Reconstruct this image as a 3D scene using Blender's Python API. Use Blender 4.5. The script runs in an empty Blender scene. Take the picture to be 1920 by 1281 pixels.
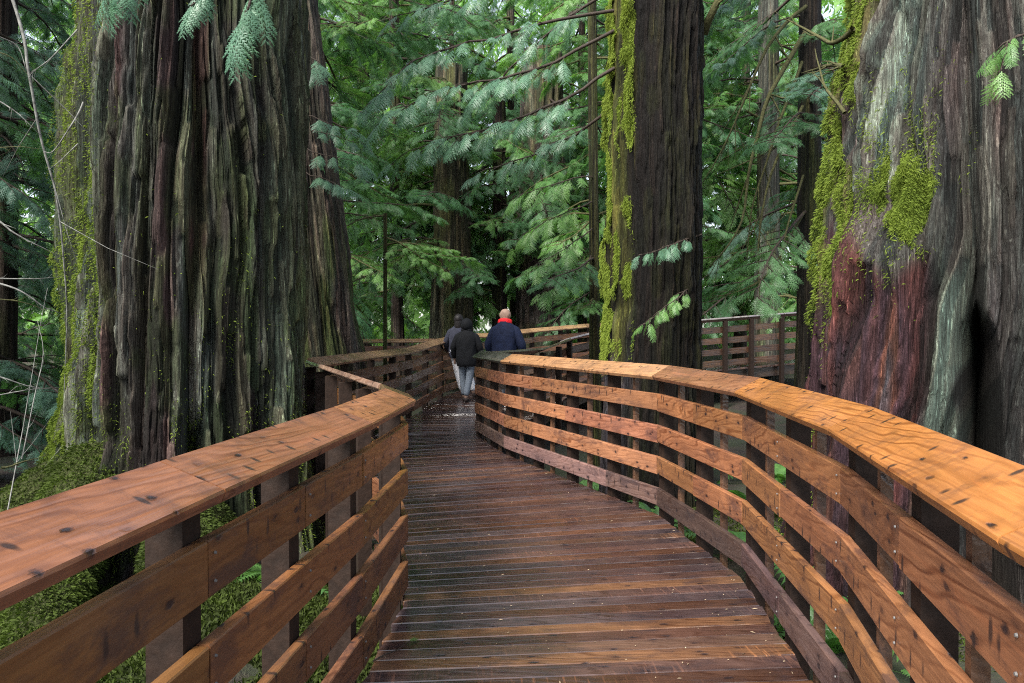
import bpy, math, random
import numpy as np
from mathutils import Vector, Matrix
R = math.radians
random.seed(7)
rng = np.random.default_rng(11)
scene = bpy.context.scene
C = scene.collection

# ------------------------------------------------------------------ camera
FPX, W, H, YH, CAMZ = 1400.0, 1920, 1281, 620.0, 1.49
cam_d = bpy.data.cameras.new('camera')
cam_d.sensor_width = 36.0
cam_d.lens = 36.0 * FPX / W
cam_d.clip_start = 0.05
cam_d.clip_end = 2000
cam = bpy.data.objects.new('camera', cam_d)
C.objects.link(cam)
cam.location = (0, 0, CAMZ)
cam.rotation_euler = (R(90) - math.atan((H / 2 - YH) / FPX), 0, 0)
scene.camera = cam

# ------------------------------------------------------------------ sky and sun
SUN_EL, SUN_AZ = R(48), R(213)        # azimuth clockwise from +Y (the view direction): from behind left
world = bpy.data.worlds.new('World')
scene.world = world
world.use_nodes = True
wn = world.node_tree
bg = wn.nodes['Background']
sky = wn.nodes.new('ShaderNodeTexSky')
sky.sky_type = 'NISHITA'
sky.sun_disc = False
sky.sun_elevation = SUN_EL
sky.sun_rotation = SUN_AZ
sky.air_density = 1.0
sky.dust_density = 1.5
sky.ozone_density = 1.0
hs = wn.nodes.new('ShaderNodeHueSaturation')       # thin overcast: a paler, greyer sky
hs.inputs['Saturation'].default_value = 0.5
wn.links.new(sky.outputs[0], hs.inputs['Color'])
wn.links.new(hs.outputs[0], bg.inputs[0])
bg.inputs[1].default_value = 0.095
sun_d = bpy.data.lights.new('sun', 'SUN')
sun_d.energy = 2.5
sun_d.angle = R(24)
sun_d.color = (1.0, 0.95, 0.88)
sun = bpy.data.objects.new('sun', sun_d)
C.objects.link(sun)
sdir = Vector((math.sin(SUN_AZ) * math.cos(SUN_EL), math.cos(SUN_AZ) * math.cos(SUN_EL), math.sin(SUN_EL)))
sun.rotation_euler = sdir.to_track_quat('Z', 'Y').to_euler()
sun.location = (-8, -6, 14)
vs = scene.view_settings
vs.view_transform = 'Standard'
vs.look = 'None'
vs.exposure = 2.15
vs.gamma = 1.0
vs.use_curve_mapping = False
scene.cycles.use_denoising = False
scene.cycles.filter_width = 1.1
scene.cycles.sample_clamp_indirect = 3.0
scene.cycles.sample_clamp_direct = 12.0
scene.cycles.max_bounces = 4
scene.cycles.diffuse_bounces = 1
scene.cycles.glossy_bounces = 1
scene.cycles.transmission_bounces = 1
scene.cycles.transparent_max_bounces = 4


def px(x, y, d):
    """the point seen at photo pixel (x, y) at distance d ahead"""
    return Vector(((x - W / 2) * d / FPX, d, CAMZ + (YH - y) * d / FPX))


# ------------------------------------------------------------------ object helpers
def link(o, parent=None):
    C.objects.link(o)
    if parent is not None:
        o.parent = parent
    return o


def tag(o, label=None, cat=None, group=None, kind=None):
    if label: o['label'] = label
    if cat: o['category'] = cat
    if group: o['group'] = group
    if kind: o['kind'] = kind
    return o


def empty(name, loc, label=None, cat=None, group=None, kind=None):
    o = bpy.data.objects.new(name, None)
    o.location = loc
    o.empty_display_size = 0.2
    link(o)
    return tag(o, label, cat, group, kind)


def np_mesh(name, V, F, mat=None, smooth=False, col=None):
    """V (n,3) array, F (m,k) array of one polygon size"""
    V = np.asarray(V, np.float32)
    F = np.asarray(F, np.int32)
    me = bpy.data.meshes.new(name)
    me.vertices.add(len(V))
    me.vertices.foreach_set('co', V.ravel())
    k = F.shape[1]
    me.loops.add(F.size)
    me.loops.foreach_set('vertex_index', F.ravel())
    me.polygons.add(len(F))
    me.polygons.foreach_set('loop_start', np.arange(0, F.size, k, dtype=np.int32))
    if smooth:
        me.polygons.foreach_set('use_smooth', np.ones(len(F), bool))
    if col is not None:
        a = me.color_attributes.new('tint', 'FLOAT_COLOR', 'POINT')
        c4 = np.ones((len(V), 4), np.float32)
        c4[:, :col.shape[1]] = col
        a.data.foreach_set('color', c4.ravel())
    me.update(calc_edges=True)
    if mat: me.materials.append(mat)
    return me


def mobj(name, me, parent=None, loc=None, mat=None):
    o = bpy.data.objects.new(name, me)
    if loc is not None: o.location = loc
    link(o, parent)
    return o


class Geo:
    """collects triangles"""
    def __init__(s): s.V = []; s.F = []; s.n = 0
    def add(s, V, F):
        V = np.asarray(V, float); F = np.asarray(F, int)
        s.V.append(V); s.F.append(F + s.n); s.n += len(V)
    def arrays(s): return np.concatenate(s.V), np.concatenate(s.F)


def tube_geo(pts, radii, seg=6):
    """triangles of a tapered tube along pts"""
    pts = [Vector(p) for p in pts]
    V = []; F = []
    n = len(pts)
    for i, p in enumerate(pts):
        t = (pts[min(i + 1, n - 1)] - pts[max(i - 1, 0)]).normalized()
        a = t.cross(Vector((0.3, 0.9, 0.31)))
        if a.length < 0.05: a = t.cross(Vector((1, 0, 0)))
        a.normalize(); b = t.cross(a)
        for k in range(seg):
            th = 2 * math.pi * k / seg
            V.append(p + (a * math.cos(th) + b * math.sin(th)) * radii[i])
    for i in range(n - 1):
        for k in range(seg):
            k2 = (k + 1) % seg
            q = (i * seg + k, i * seg + k2, (i + 1) * seg + k2, (i + 1) * seg + k)
            F += [(q[0], q[1], q[2]), (q[0], q[2], q[3])]
    V.append(pts[-1]); e = len(V) - 1
    for k in range(seg):
        F.append(((n - 1) * seg + k, (n - 1) * seg + (k + 1) % seg, e))
    return np.array([tuple(v) for v in V]), np.array(F)


# periodic value noise (numpy)
_T = rng.random((64, 512))
def vnoise(x, y, seed=0, per=None):
    x = np.asarray(x, float); y = np.asarray(y, float)
    xi = np.floor(x).astype(int); yi = np.floor(y).astype(int)
    fx = x - xi; fy = y - yi
    fx = fx * fx * (3 - 2 * fx); fy = fy * fy * (3 - 2 * fy)
    P = per or 512
    x0 = (xi % P + seed * 37) % 512; x1 = ((xi + 1) % P + seed * 37) % 512
    y0 = (yi + seed * 13) % 64; y1 = (yi + 1 + seed * 13) % 64
    return (_T[y0, x0] * (1 - fx) + _T[y0, x1] * fx) * (1 - fy) + (_T[y1, x0] * (1 - fx) + _T[y1, x1] * fx) * fy
def sstep(a, b, x):
    t = np.clip((np.asarray(x, float) - a) / (b - a), 0, 1)
    return t * t * (3 - 2 * t)


# ------------------------------------------------------------------ materials
class NT:
    def __init__(s, name):
        s.m = bpy.data.materials.new(name); s.m.use_nodes = True
        s.t = s.m.node_tree; s.n = s.t.nodes; s.b = s.n['Principled BSDF']; s.out = s.n['Material Output']
    def node(s, kind, **kw):
        nd = s.n.new(kind)
        for k, v in kw.items(): setattr(nd, k, v)
        return nd
    def link(s, a, b): s.t.links.new(a, b)
    def put(s, inp, v):
        if hasattr(v, 'default_value') or hasattr(v, 'is_linked'): s.link(v, inp)
        else: inp.default_value = v
    def mapping(s, vec, scale=(1, 1, 1), loc=None):
        nd = s.node('ShaderNodeMapping'); s.link(vec, nd.inputs[0]); nd.inputs[3].default_value = scale
        if loc is not None: s.put(nd.inputs[1], loc)
        return nd.outputs[0]
    def noise(s, vec, scale, detail=4, rough=0.55, dist=0.0):
        nd = s.node('ShaderNodeTexNoise'); s.link(vec, nd.inputs['Vector'])
        nd.inputs['Scale'].default_value = scale; nd.inputs['Detail'].default_value = detail
        nd.inputs['Roughness'].default_value = rough; nd.inputs['Distortion'].default_value = dist
        return nd.outputs[0]
    def voro(s, vec, scale, rnd=1.0, out='Distance'):
        nd = s.node('ShaderNodeTexVoronoi'); s.link(vec, nd.inputs['Vector']); nd.inputs['Scale'].default_value = scale
        nd.inputs['Randomness'].default_value = rnd
        return nd.outputs[out]
    def ramp(s, fac, stops, interp='LINEAR'):
        nd = s.node('ShaderNodeValToRGB'); s.link(fac, nd.inputs[0]); cr = nd.color_ramp; cr.interpolation = interp
        while len(cr.elements) < len(stops): cr.elements.new(0.5)
        for e, (p, c) in zip(cr.elements, stops):
            e.position = p; e.color = (c, c, c, 1) if isinstance(c, (int, float)) else (*c, 1)
        return nd.outputs[0]
    def math(s, op, a, b=0.0, c=None):
        nd = s.node('ShaderNodeMath', operation=op); s.put(nd.inputs[0], a); s.put(nd.inputs[1], b)
        if c is not None: s.put(nd.inputs[2], c)
        return nd.outputs[0]
    def mix(s, fac, a, b, mode='MIX'):
        nd = s.node('ShaderNodeMix', data_type='RGBA', blend_type=mode)
        s.put(nd.inputs[0], fac)
        for i, v in ((6, a), (7, b)):
            if isinstance(v, tuple): v = (*v, 1) if len(v) == 3 else v
            s.put(nd.inputs[i], v)
        return nd.outputs[2]
    def bump(s, h, strength=0.4, dist=0.01, normal=None):
        nd = s.node('ShaderNodeBump'); nd.inputs['Strength'].default_value = strength
        nd.inputs['Distance'].default_value = dist; s.link(h, nd.inputs['Height'])
        if normal is not None: s.link(normal, nd.inputs['Normal'])
        return nd.outputs[0]


def wood_mat(name, deck=False, rough=(0.25, 0.55), cap=False):
    """sawn cedar; the tint of each board is its object colour, the grain runs along local x"""
    n = NT(name)
    tc = n.node('ShaderNodeTexCoord').outputs['Object']
    oi = n.node('ShaderNodeObjectInfo')
    off = n.math('MULTIPLY', oi.outputs['Random'], 57.0)
    cb = n.node('ShaderNodeCombineXYZ'); n.link(off, cb.inputs[0]); n.link(off, cb.inputs[1]); n.link(off, cb.inputs[2])
    va = n.node('ShaderNodeVectorMath', operation='ADD'); n.link(tc, va.inputs[0]); n.link(cb.outputs[0], va.inputs[1])
    p = va.outputs[0]
    # wavy growth rings
    warp = n.noise(n.mapping(p, (1.6, 5, 5)), 1.0, 3, 0.5)
    wv = n.node('ShaderNodeTexWave', wave_type='BANDS', bands_direction='DIAGONAL', wave_profile='SIN')
    n.link(n.mapping(p, (0.9, 5, 5)), wv.inputs['Vector'])
    wv.inputs['Scale'].default_value = 2.4; wv.inputs['Distortion'].default_value = 22.0
    wv.inputs['Detail'].default_value = 3.0; wv.inputs['Detail Scale'].default_value = 0.45
    ring = wv.outputs['Fac']
    fib = n.noise(n.mapping(p, (3, 90, 90)), 1.0, 4, 0.6)
    blot = n.noise(n.mapping(p, (2.2, 6, 6)), 1.0, 4, 0.6, 0.6)
    base = oi.outputs['Color']
    patch = n.noise(n.mapping(p, (1.3, 4, 4)), 1.0, 2)
    rl = n.math('MULTIPLY', n.ramp(ring, [(0.0, 0.95), (0.12, 0.5), (0.26, 0.0), (0.8, 0.0), (1.0, 0.25)]), n.ramp(patch, [(0.35, 0.1), (0.62, 1.0)]))
    c = n.mix(rl, base, n.mix(1.0, base, (0.38, 0.28, 0.22), 'MULTIPLY'))
    c = n.mix(n.ramp(fib, [(0.42, 0.0), (0.72, 0.55)]), c, n.mix(1.0, base, (0.42, 0.36, 0.33), 'MULTIPLY'))
    c = n.mix(n.ramp(blot, [(0.40, 0.0), (0.70, 0.75)]), c, n.mix(1.0, base, (0.55, 0.55, 0.62) if not deck else (0.40, 0.38, 0.42), 'MULTIPLY'))
    st = n.noise(n.mapping(p, (5.5, 3.2, 3.2) if cap else (2.0, 4.5, 4.5)), 1.5, 5, 0.72, 0.4)
    c = n.mix(n.ramp(st, [(0.50, 0.0), (0.68, 0.6)] if cap else [(0.50, 0.0), (0.64, 0.8)]), c, n.mix(0.6, (0.030, 0.028, 0.034), n.mix(1.0, base, (0.35, 0.32, 0.36), 'MULTIPLY')))
    # pale worn streaks
    worn = n.noise(n.mapping(p, (0.8, 14, 14)), 1.3, 3, 0.6)
    c = n.mix(n.ramp(worn, [(0.60, 0.0), (0.78, 0.45)]), c, n.mix(1.0, base, (1.5, 1.25, 1.1), 'MULTIPLY'))
    # dark knots and torn checks, in the plane of the board's faces
    sp = n.node('ShaderNodeSeparateXYZ'); n.link(p, sp.inputs[0])
    c2 = n.node('ShaderNodeCombineXYZ'); n.link(sp.outputs[0], c2.inputs[0]); n.link(n.math('ADD', sp.outputs[1], sp.outputs[2]), c2.inputs[1])
    p2 = c2.outputs[0]
    def v2(scale, rnd=1.0):
        nd = n.node('ShaderNodeTexVoronoi', voronoi_dimensions='2D'); n.link(n.mapping(p2, scale), nd.inputs['Vector']); nd.inputs['Scale'].default_value = 1.0
        nd.inputs['Randomness'].default_value = rnd
        return nd.outputs['Distance'], nd.outputs['Color']
    kn, kc = v2((5.0, 12.0, 1) if deck else ((7.0, 8.5, 1) if cap else (6.0, 11.0, 1)))
    kn2 = n.noise(n.mapping(p, (24, 70, 70)), 1.0, 3)
    kf = n.math('ADD', kn, n.math('MULTIPLY', n.math('SUBTRACT', kn2, 0.5), 0.30))
    spk = n.node('ShaderNodeSeparateColor'); n.link(kc, spk.inputs[0])
    kmask = n.math('MULTIPLY', n.ramp(kf, [(0.04, 1.0), (0.12, 0.0)] if cap else [(0.05, 1.0), (0.14, 0.0)]), n.ramp(spk.outputs[0], [(0.55, 0.0), (0.75, 1.0)]))
    halo = n.math('MULTIPLY', n.ramp(kf, [(0.08, 1.0), (0.34, 0.0)]), n.ramp(spk.outputs[0], [(0.45, 0.0), (0.6, 1.0)]))
    c = n.mix(n.math('MULTIPLY', halo, 0.55), c, n.mix(1.0, base, (0.42, 0.40, 0.45), 'MULTIPLY'))
    c = n.mix(n.math('MULTIPLY', kmask, 0.92), c, (0.010, 0.008, 0.010))
    if not deck:                       # dark torn marks across the boards
        vd, vc = v2((12.0, 5.5, 1) if cap else (13.0, 4.2, 1))
        vj = n.math('ADD', vd, n.math('MULTIPLY', n.math('SUBTRACT', n.noise(n.mapping(p, (40, 16, 16)), 1.0, 2), 0.5), 0.25))
        spv = n.node('ShaderNodeSeparateColor'); n.link(vc, spv.inputs[0])
        dm = n.math('MULTIPLY', n.ramp(vj, [(0.06, 1.0), (0.15, 0.0)]), n.ramp(spv.outputs[1], [(0.50, 0.0), (0.62, 1.0)]))
        c = n.mix(n.math('MULTIPLY', dm, 0.88), c, (0.018, 0.012, 0.011))
    else:                              # scuffs across the grain
        sc = n.noise(n.mapping(p, (60, 4, 4)), 1.0, 2)
        sm = n.noise(n.mapping(p, (1.2, 1.5, 1.5)), 1.0, 2)
        sf = n.math('MULTIPLY', n.ramp(sc, [(0.56, 0.0), (0.68, 1.0)]), n.ramp(sm, [(0.52, 0.0), (0.66, 0.8)]))
        c = n.mix(sf, c, n.mix(1.0, base, (1.9, 1.6, 1.3), 'MULTIPLY'))
    wet = n.noise(n.mapping(p, (1.6, 7, 7)), 1.0, 3, 0.6)
    if deck:
        gp = n.node('ShaderNodeNewGeometry').outputs['Position']
        pud = n.noise(gp, 1.1, 4, 0.6)
        c = n.mix(n.ramp(pud, [(0.42, 0.0), (0.60, 0.55)]), c, n.mix(1.0, c, (0.45, 0.45, 0.52), 'MULTIPLY'))
        wet = n.math('SUBTRACT', n.math('ADD', wet, 0.18), n.math('MULTIPLY', n.ramp(pud, [(0.42, 0.0), (0.60, 1.0)]), 0.3))
    n.link(c, n.b.inputs['Base Color'])
    n.link(n.ramp(wet, [(0.32, rough[0]), (0.68, rough[1])]), n.b.inputs['Roughness'])
    hgt = n.math('ADD', n.math('MULTIPLY', fib, 0.6), n.math('MULTIPLY', ring, 0.35))
    hgt = n.math('SUBTRACT', hgt, n.math('MULTIPLY', kmask, 0.8))
    n.link(n.bump(hgt, 0.5, 0.004), n.b.inputs['Normal'])
    n.b.inputs['Specular IOR Level'].default_value = 0.75 if deck else 0.55
    return n.m


def bark_mat(name, scale=1.0, moss=(0.115, 0.15, 0.018), rough=0.75):
    """bark: colour attribute 'tint' = bark colour, alpha-less; fine fibres and flecks on top"""
    n = NT(name)
    tc = n.node('ShaderNodeTexCoord').outputs['Object']
    at = n.node('ShaderNodeAttribute', attribute_name='tint')
    base = at.outputs['Color']
    fib = n.noise(n.mapping(tc, (42 * scale, 42 * scale, 1.3 * scale)), 1.0, 5, 0.7)
    fib2 = n.noise(n.mapping(tc, (95 * scale, 95 * scale, 4.5 * scale)), 1.0, 3, 0.65)
    fine = n.noise(n.mapping(tc, (60, 60, 22)), 1.0, 3, 0.6)
    blot = n.noise(n.mapping(tc, (3, 3, 1.2)), 1.0, 4, 0.6)
    c = n.mix(n.ramp(fib, [(0.40, 0.0), (0.60, 0.9)]), base, n.mix(1.0, base, (0.34, 0.28, 0.28), 'MULTIPLY'))
    c = n.mix(n.ramp(fib2, [(0.48, 0.0), (0.66, 0.75)]), c, n.mix(1.0, base, (0.30, 0.26, 0.26), 'MULTIPLY'))
    c = n.mix(n.ramp(blot, [(0.45, 0.0), (0.72, 0.5)]), c, n.mix(1.0, c, (1.5, 1.5, 1.4), 'MULTIPLY'))
    fl = n.noise(n.mapping(tc, (52, 52, 5)), 1.0, 3, 0.6)
    c = n.mix(n.ramp(fl, [(0.60, 0.0), (0.70, 0.75)]), c, n.mix(1.0, base, (2.6, 2.7, 2.6), 'MULTIPLY'))
    n.link(c, n.b.inputs['Base Color'])
    n.link(n.ramp(fine, [(0.3, rough - 0.2), (0.7, rough + 0.15)]), n.b.inputs['Roughness'])
    h = n.math('SUBTRACT', n.math('MULTIPLY', fine, 0.25), n.math('ADD', fib, n.math('MULTIPLY', fib2, 0.6)))
    n.link(n.bump(h, 1.0, 0.035), n.b.inputs['Normal'])
    n.b.inputs['Specular IOR Level'].default_value = 0.15
    return n.m


def leaf_mat(name, ca, cb, trans=0.35, rough=0.38, spec=0.55):
    n = NT(name)
    oi = n.node('ShaderNodeObjectInfo')
    geo = n.node('ShaderNodeNewGeometry')
    tc = n.node('ShaderNodeTexCoord').outputs['Object']
    nz = n.noise(tc, 2.6, 3, 0.6)
    isl = geo.outputs['Random Per Island']
    f = n.math('ADD', n.math('MULTIPLY', oi.outputs['Random'], 0.40), n.math('ADD', n.math('MULTIPLY', nz, 0.5), n.math('MULTIPLY', isl, 0.22)))
    c = n.mix(n.ramp(f, [(0.25, 0.0), (0.85, 1.0)]), ca, cb)
    n.link(c, n.b.inputs['Base Color'])
    n.b.inputs['Roughness'].default_value = rough
    n.b.inputs['Specular IOR Level'].default_value = spec
    tr = n.node('ShaderNodeBsdfTranslucent')
    n.link(n.mix(1.0, c, (1.15, 1.35, 0.6), 'MULTIPLY'), tr.inputs[0])
    mx = n.node('ShaderNodeMixShader'); mx.inputs[0].default_value = trans
    n.link(n.b.outputs[0], mx.inputs[1]); n.link(tr.outputs[0], mx.inputs[2]); n.link(mx.outputs[0], n.out.inputs[0])
    return n.m


def plain_mat(name, col, rough=0.7, var=0.25, scale=30, bump=0.0):
    n = NT(name)
    tc = n.node('ShaderNodeTexCoord').outputs['Object']
    nz = n.noise(tc, scale, 4, 0.6)
    n.link(n.mix(n.ramp(nz, [(0.3, 0.0), (0.7, 1.0)]), tuple(x * (1 - var) for x in col), tuple(min(1, x * (1 + var)) for x in col)), n.b.inputs['Base Color'])
    n.b.inputs['Roughness'].default_value = rough
    n.b.inputs['Specular IOR Level'].default_value = 0.2
    if bump: n.link(n.bump(nz, bump, 0.02), n.b.inputs['Normal'])
    return n.m


M = {}
M['wood'] = wood_mat('cedar_rail_wood', False, (0.13, 0.50))
M['cap'] = wood_mat('weathered_cap_wood', False, (0.10, 0.42), True)
M['deck'] = wood_mat('wet_deck_wood', True, (0.08, 0.30))
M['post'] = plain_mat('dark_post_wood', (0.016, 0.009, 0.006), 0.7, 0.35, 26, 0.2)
M['bark'] = bark_mat('cedar_bark')
M['bark_far'] = bark_mat('far_bark', 0.7)
M['cedar'] = leaf_mat('cedar_foliage', (0.045, 0.12, 0.055), (0.11, 0.23, 0.095), 0.5, 0.45, 0.45)
M['cedar_hero'] = leaf_mat('wet_cedar_frond', (0.06, 0.15, 0.09), (0.13, 0.25, 0.15), 0.38, 0.42, 0.5)
M['bright'] = leaf_mat('young_green_foliage', (0.075, 0.19, 0.055), (0.19, 0.34, 0.10), 0.5, 0.42, 0.5)
M['dark_leaf'] = leaf_mat('shaded_cedar_foliage', (0.05, 0.115, 0.08), (0.11, 0.205, 0.145), 0.38, 0.45, 0.45)
M['fern'] = leaf_mat('fern_leaf', (0.035, 0.10, 0.025), (0.09, 0.20, 0.05), 0.4, 0.4, 0.5)
M['moss'] = leaf_mat('moss', (0.048, 0.085, 0.012), (0.175, 0.228, 0.032), 0.3, 0.8, 0.15)
M['moss_green'] = leaf_mat('bright_green_moss', (0.022, 0.030, 0.008), (0.085, 0.130, 0.018), 0.3, 0.8, 0.15)
M['twig'] = plain_mat('dark_twig_bark', (0.035, 0.026, 0.020), 0.7, 0.4, 60, 0.3)
M['moss_twig'] = plain_mat('mossy_twig_bark', (0.055, 0.055, 0.022), 0.85, 0.5, 40, 0.4)
M['pale_twig'] = plain_mat('pale_lichen_twig', (0.13, 0.13, 0.118), 0.7, 0.6, 22, 0.3)

# ------------------------------------------------------------------ ground
RAMP = [(-1.1, 12.0), (-0.45, 14.2), (0.4, 16.1), (3.0, 17.9), (7.0, 18.6), (12.0, 19.0)]
def deckz(x, y):
    if y < 11.5: return 0.0
    best, bs, s = 1e9, 0.0, 0.0
    p = Vector((x, y))
    for (a, b) in zip(RAMP[:-1], RAMP[1:]):
        a = Vector(a); b = Vector(b); L = (b - a).length
        t = max(0.0, min(1.0, (p - a).dot(b - a) / L / L))
        d = (a + (b - a) * t - p).length
        if d < best: best, bs = d, s + t * L
        s += L
    return 0.075 * max(0.0, bs - 1.2)

def ground_z(x, y):
    x = np.asarray(x, float); y = np.asarray(y, float)
    z = -0.62 + 0.22 * (vnoise(x * 0.45 + 9, y * 0.45 + 5, 3) - 0.5) + 0.10 * (vnoise(x * 1.7 + 3, y * 1.7, 5) - 0.5)
    z += 0.35 * np.exp(-((x + 1.9) ** 2 / 0.7 + (y - 4.3) ** 2 / 1.6))          # mossy mounds between rail and left tree
    z += 0.25 * np.exp(-((x + 1.55) ** 2 / 0.3 + (y - 2.9) ** 2 / 0.8))
    z += 0.45 * sstep(14, 22, y) + 1.2 * sstep(24, 60, y)
    z += 0.3 * sstep(3.0, 7.0, np.abs(x))
    return z

def ground_mat():
    n = NT('forest_floor')
    tc = n.node('ShaderNodeTexCoord').outputs['Object']
    a = n.noise(tc, 0.9, 5, 0.62); b = n.noise(tc, 14, 5, 0.7); c = n.noise(tc, 70, 3, 0.6)
    col = n.mix(n.ramp(b, [(0.35, 0.0), (0.65, 1.0)]), (0.012, 0.008, 0.006), (0.045, 0.028, 0.018))
    mcol = n.mix(n.ramp(c, [(0.3, 0.0), (0.7, 1.0)]), (0.010, 0.016, 0.005), (0.028, 0.036, 0.009))
    col = n.mix(n.ramp(a, [(0.42, 0.0), (0.56, 1.0)]), col, mcol)
    n.link(col, n.b.inputs['Base Color'])
    n.b.inputs['Roughness'].default_value = 0.9
    n.link(n.bump(n.math('ADD', b, n.math('MULTIPLY', c, 0.6)), 0.9, 0.06), n.b.inputs['Normal'])
    return n.m
def make_ground():
    t = np.linspace(-1, 1, 241)
    gx = np.sign(t) * (14 * np.abs(t) + 500 * np.abs(t) ** 6)
    t2 = np.linspace(-0.55, 1, 201)
    gy = 6 + np.sign(t2) * (24 * np.abs(t2) + 600 * np.abs(t2) ** 6)
    X, Y = np.meshgrid(gx, gy)
    Z = ground_z(X, Y)
    V = np.stack([X, Y, Z], -1).reshape(-1, 3)
    nx, ny = len(gx), len(gy)
    i = np.arange(nx - 1)[None, :] + nx * np.arange(ny - 1)[:, None]
    F = np.stack([i, i + 1, i + nx + 1, i + nx], -1).reshape(-1, 4)
    o = mobj('ground', np_mesh('ground', V, F, ground_mat(), True))
    tag(o, 'dark mossy forest floor under the boardwalk', 'ground', kind='structure')
make_ground()

# ------------------------------------------------------------------ boardwalk deck
RIGHT = [(0.52, -1.3), (0.68, 0.0), (0.90, 1.30), (1.225, 2.78), (1.375, 4.46), (1.17, 6.02), (-0.10, 9.0), (-0.53, 10.6)]
RIGHT_FAR = [(-0.53, 10.6), (-0.05, 11.75), (0.45, 12.9), (0.78, 13.8), (1.05, 14.7), (1.75, 15.7), (2.9, 16.5), (4.2, 17.0), (5.5, 17.3), (7.0, 17.55), (8.6, 17.75)]
LEFT = [(-0.95, -1.3), (-0.86, 0.2), (-0.735, 1.8), (-0.62, 3.1), (-0.575, 4.12), (-0.66, 4.48), (-2.1, 8.1)]
LEFT_FAR = [(-2.1, 8.1), (-2.02, 9.4), (-1.93, 10.65), (-1.82, 11.9), (-1.73, 13.1), (-1.58, 14.3), (-1.40, 15.4), (-1.0, 16.5), (-0.45, 17.4), (0.55, 18.5), (2.0, 19.3), (4.0, 19.85), (6.0, 20.1), (8.6, 20.35)]
CEN = [((0.0, -1.3), 3), ((0.06, 1.0), 3), ((0.30, 3.0), 3.8), ((0.42, 4.3), 9), ((0.25, 5.8), 15), ((-0.3, 7.5), 20), ((-0.85, 9.2), 20), ((-1.12, 10.6), 14),
       ((-1.05, 12.0), 2), ((-0.45, 14.2), -17), ((0.4, 16.3), -38), ((1.6, 17.4), -62), ((3.4, 18.2), -74), ((6.0, 18.7), -81), ((8.4, 19.0), -84)]

def cen_at(s):
    acc = 0
    for (a, aa), (b, bb) in zip(CEN[:-1], CEN[1:]):
        L = math.dist(a, b)
        if s <= acc + L:
            t = (s - acc) / L
            return Vector((a[0] + (b[0] - a[0]) * t, a[1] + (b[1] - a[1]) * t)), R(aa + (bb - aa) * t)
        acc += L
    return None
def hit(poly, p, d, sign):
    best = None
    for a, b in zip(poly[:-1], poly[1:]):
        a = Vector(a); e = Vector(b) - a
        den = d.x * e.y - d.y * e.x
        if abs(den) < 1e-6: continue
        w = a - p
        t = (w.x * e.y - w.y * e.x) / den
        u = (w.x * d.y - w.y * d.x) / den
        if -1e-6 <= u <= 1 + 1e-6 and t * sign > 0 and (best is None or abs(t) < abs(best)): best = t
    return best if best is not None else sign * 1.2

DECK_COLS = [(0.15, 0.10, 0.095), (0.12, 0.085, 0.085), (0.17, 0.085, 0.055), (0.145, 0.078, 0.058), (0.20, 0.095, 0.055), (0.12, 0.072, 0.062), (0.16, 0.092, 0.075), (0.19, 0.11, 0.075), (0.13, 0.068, 0.05)]
def make_deck():
    root = empty('boardwalk', (0, 0, 0), 'wet brown plank boardwalk winding between the railings', 'boardwalk', kind='structure')
    LP = LEFT + LEFT_FAR[1:]; RP = RIGHT + RIGHT_FAR[1:]
    s, i = 0.0, 0
    rr = random.Random(5)
    while True:
        wd = 0.116
        A = cen_at(s + 0.0035); B = cen_at(s + wd - 0.0035)
        if A is None or B is None: break
        pts = []
        for (c, an) in (A, B):
            d = Vector((math.cos(an), math.sin(an)))
            tl = hit(LP, c, d, -1) - 0.015 + rr.uniform(-.012, .012); tr = hit(RP, c, d, 1) + 0.012 + rr.uniform(-.012, .012)
            pts += [c + d * tl, c + d * tr]
        l0, r0, l1, r1 = pts
        mid = (l0 + r0 + l1 + r1) / 4
        am = (A[1] + B[1]) / 2
        z = deckz(mid.x, mid.y) + rr.uniform(-.0025, .0025)
        ca, sa = math.cos(-am), math.sin(-am)
        loc = lambda p: ((p.x - mid.x) * ca - (p.y - mid.y) * sa, (p.x - mid.x) * sa + (p.y - mid.y) * ca)
        q = [loc(l0), loc(r0), loc(r1), loc(l1)]
        ins = 0.0025
        V = []; dz = [deckz(p.x, p.y) - deckz(mid.x, mid.y) if mid.y > 11.5 else 0 for p in (l0, r0, r1, l1)]
        for k, (x, y) in enumerate(q):
            V.append((x - math.copysign(ins, x), y - math.copysign(ins, y), dz[k]))
        for k, (x, y) in enumerate(q): V.append((x, y, dz[k] - 0.005))
        for k, (x, y) in enumerate(q): V.append((x, y, dz[k] - 0.042))
        F = [(0, 1, 2, 3), (8, 11, 10, 9)]
        for k in range(4):
            k2 = (k + 1) % 4
            F += [(4 + k, 4 + k2, k2, k), (8 + k, 8 + k2, 4 + k2, 4 + k)]
        me = bpy.data.meshes.new('plank'); me.from_pydata(V, [], F); me.materials.append(M['deck'])
        o = mobj('plank', me, root, (mid.x, mid.y, z))
        o.rotation_euler = (rr.uniform(-.004, .004), 0, am)
        c = DECK_COLS[rr.randrange(len(DECK_COLS))]; f = rr.uniform(0.75, 1.2)
        if i in (37, 40, 43, 48): c = (0.26, 0.13, 0.065)
        f *= 0.50; o.color = (c[0] * f, c[1] * f, c[2] * f, 1)
        s += wd; i += 1
    # beams that carry the planks
    for poly, sg in ((LP, 1), (RP, -1)):
        for a, b in zip(poly[:-1], poly[1:]):
            a3 = Vector((a[0], a[1], deckz(*a) - 0.05)); b3 = Vector((b[0], b[1], deckz(*b) - 0.05))
            d = (b3 - a3); L = d.length; d.normalize()
            nrm = Vector((d.y, -d.x, 0)).normalized() * sg
            o = board('beam', a3 + nrm * 0.06, d, L, nrm, (0, 0.045), (-0.22, 0.0), root, (0.07, 0.045, 0.03))

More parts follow.
